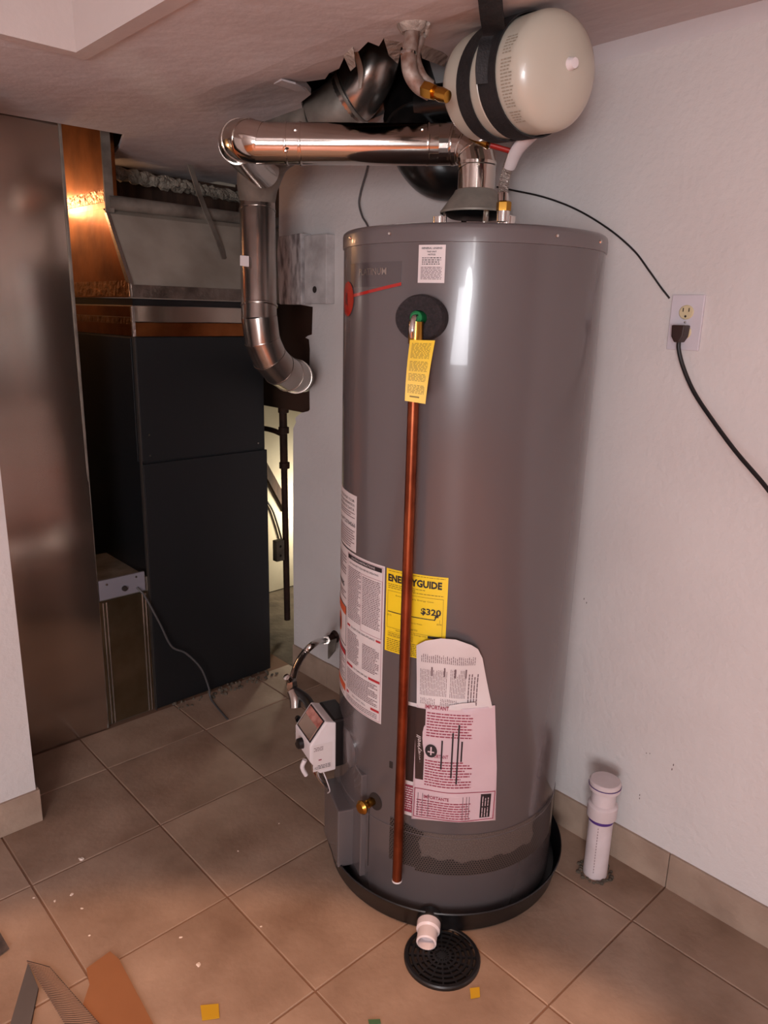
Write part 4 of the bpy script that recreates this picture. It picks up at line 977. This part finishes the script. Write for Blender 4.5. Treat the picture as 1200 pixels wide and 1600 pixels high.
# ------------------------------------------------------------------ things on the floor
CBD = prism('cardboard_sheet', [on_z(x, y, .003) for x, y in ((172, 1488), (186, 1500), (215, 1555), (245, 1612), (175, 1640), (120, 1600), (140, 1540), (135, 1515))], (0, 0, .003), M_card)
tag(CBD, 'torn orange-brown cardboard sheet lying at the bottom left', 'cardboard')
M_weave = mat('woven_strap', '#54453f', .8, col2='#2e2624', scale=30)
WS = thing('webbing_strap', 'grey woven strap folded in a V at the bottom left corner', 'strap', tuple(on_z(45, 1508, 0)))
def strap_floor(name, a, b, wa, wb, m, cords=0):
    o = prism(name, [on_z(*a, .006), on_z(*wa, .006), on_z(*wb, .006), on_z(*b, .006)], (0, 0, .003), m, WS)
    if cords:
        bm = bmesh.new(); A, Bq, Cq, D = on_z(*a, .009), on_z(*b, .009), on_z(*wa, .009), on_z(*wb, .009)
        for k in range(cords):
            t = (k+.5)/cords; p = A*(1-t)+Bq*t; q2 = Cq*(1-t)+D*t; bm_tube(bm, [p, (p+q2)/2+Vector((0, 0, .001)), q2], .0012, 5)
        cc = from_bm('cross_cords', bm, mat('tan_cord', '#8b6c58', .8), o, True); cc['kind'] = 'stuff'
    return o
strap_floor('woven_band', (42, 1502), (125, 1640), (78, 1512), (190, 1640), M_weave, 44)
strap_floor('folded_band', (44, 1506), (5, 1640), (60, 1545), (40, 1640), mat('grey_strap', '#4f4744', .8))
strap_floor('thin_band', (-20, 1452), (-10, 1500), (0, 1458), (14, 1482), M_weave)
def chip(px, py, r, m, name, label, cat, group=None, flat=.35):
    bm = bmesh.new(); v_ = bmesh.ops.create_icosphere(bm, subdivisions=2, radius=r)['verts']
    for v in v_: v.co *= random.uniform(.7, 1.25)
    p = on_z(px, py, 0); bmesh.ops.scale(bm, vec=(1, .7, flat), verts=v_)
    bmesh.ops.rotate(bm, verts=v_, matrix=Matrix.Rotation(random.uniform(0, 3), 3, 'Z')); bmesh.ops.translate(bm, vec=(p.x, p.y, r*flat*.7), verts=v_)
    return tag(from_bm(name, bm, m), label, cat, group)
chip(310, 1508, .006, M_plaster, 'plaster_crumb', 'white plaster crumb lying alone on the tile above the left yellow scrap', 'crumb')
chip(127, 1343, .007, M_plaster, 'plaster_crumb', 'elongated white plaster flake at the edge of the lit floor, far left', 'crumb')
for (x, y, s) in ((112, 1398, .005), (86, 1408, .004), (128, 1420, .004), (53, 1403, .003), (140, 1092+370, .003), (282, 1465, .004), (372, 1330, .003), (436, 1287, .003), (408, 1448, .003)):
    chip(x, y, s, M_plaster, 'plaster_crumb', 'tiny pale plaster speck scattered on the brown floor tiles', 'crumb', 'tiny plaster specks on the floor tiles')
def scrap(px, py, w_, h_, label, m=M_yelscrap):
    return tag(prism('paper_scrap', [on_z(px-w_, py-h_*.8, .002), on_z(px+w_*.9, py-h_, .002), on_z(px+w_, py+h_*.7, .002), on_z(px-w_*.8, py+h_, .002)], (0, 0, .0015), m), label, 'scrap')
scrap(328, 1582, 15, 13, 'larger yellow paper scrap left of centre at the front of the floor'); scrap(742, 1552, 8, 9, 'small yellow paper scrap just below the black floor drain')
scrap(585, 1597, 10, 4, 'sliver of dark green paper at the very front of the floor', mat('green_paper', '#3c5a3a', .6))
# rubble by furnace foot
bm = bmesh.new()
for k in range(70):
    p = Vector((1.40+random.uniform(-.30, .13), YF-.012+random.uniform(-.05, .015)-.0, .003)); s = random.uniform(.003, .008)
    v_ = bmesh.ops.create_icosphere(bm, subdivisions=1, radius=s)['verts']
    for v in v_: v.co *= random.uniform(.6, 1.2)
    bmesh.ops.translate(bm, vec=p, verts=v_)
RB = tag(from_bm('mortar_rubble', bm, M_conc), 'crumbled mortar rubble along the foot of the black furnace', 'rubble'); RB['kind'] = 'stuff'

# small scuffs on the right wall
for px, py, r in ((915, 938, .004), (1051, 1199, .005), (996, 1245, .004), (1012, 1180, .003), (952, 1300, .004)):
    p = on_x(px, py, WX)
    for k in range(2):
        q_ = p+Vector((0, random.uniform(-.006, .006), random.uniform(-.008, .008)))
        lathe('scuff_mark', [(0, .0006), (r*.6, .0006), (r*.7, 0)], mat('scuff', '#6d5f5b', .9), wr, q_, (-1, 0, 0), 7, sx=.4)
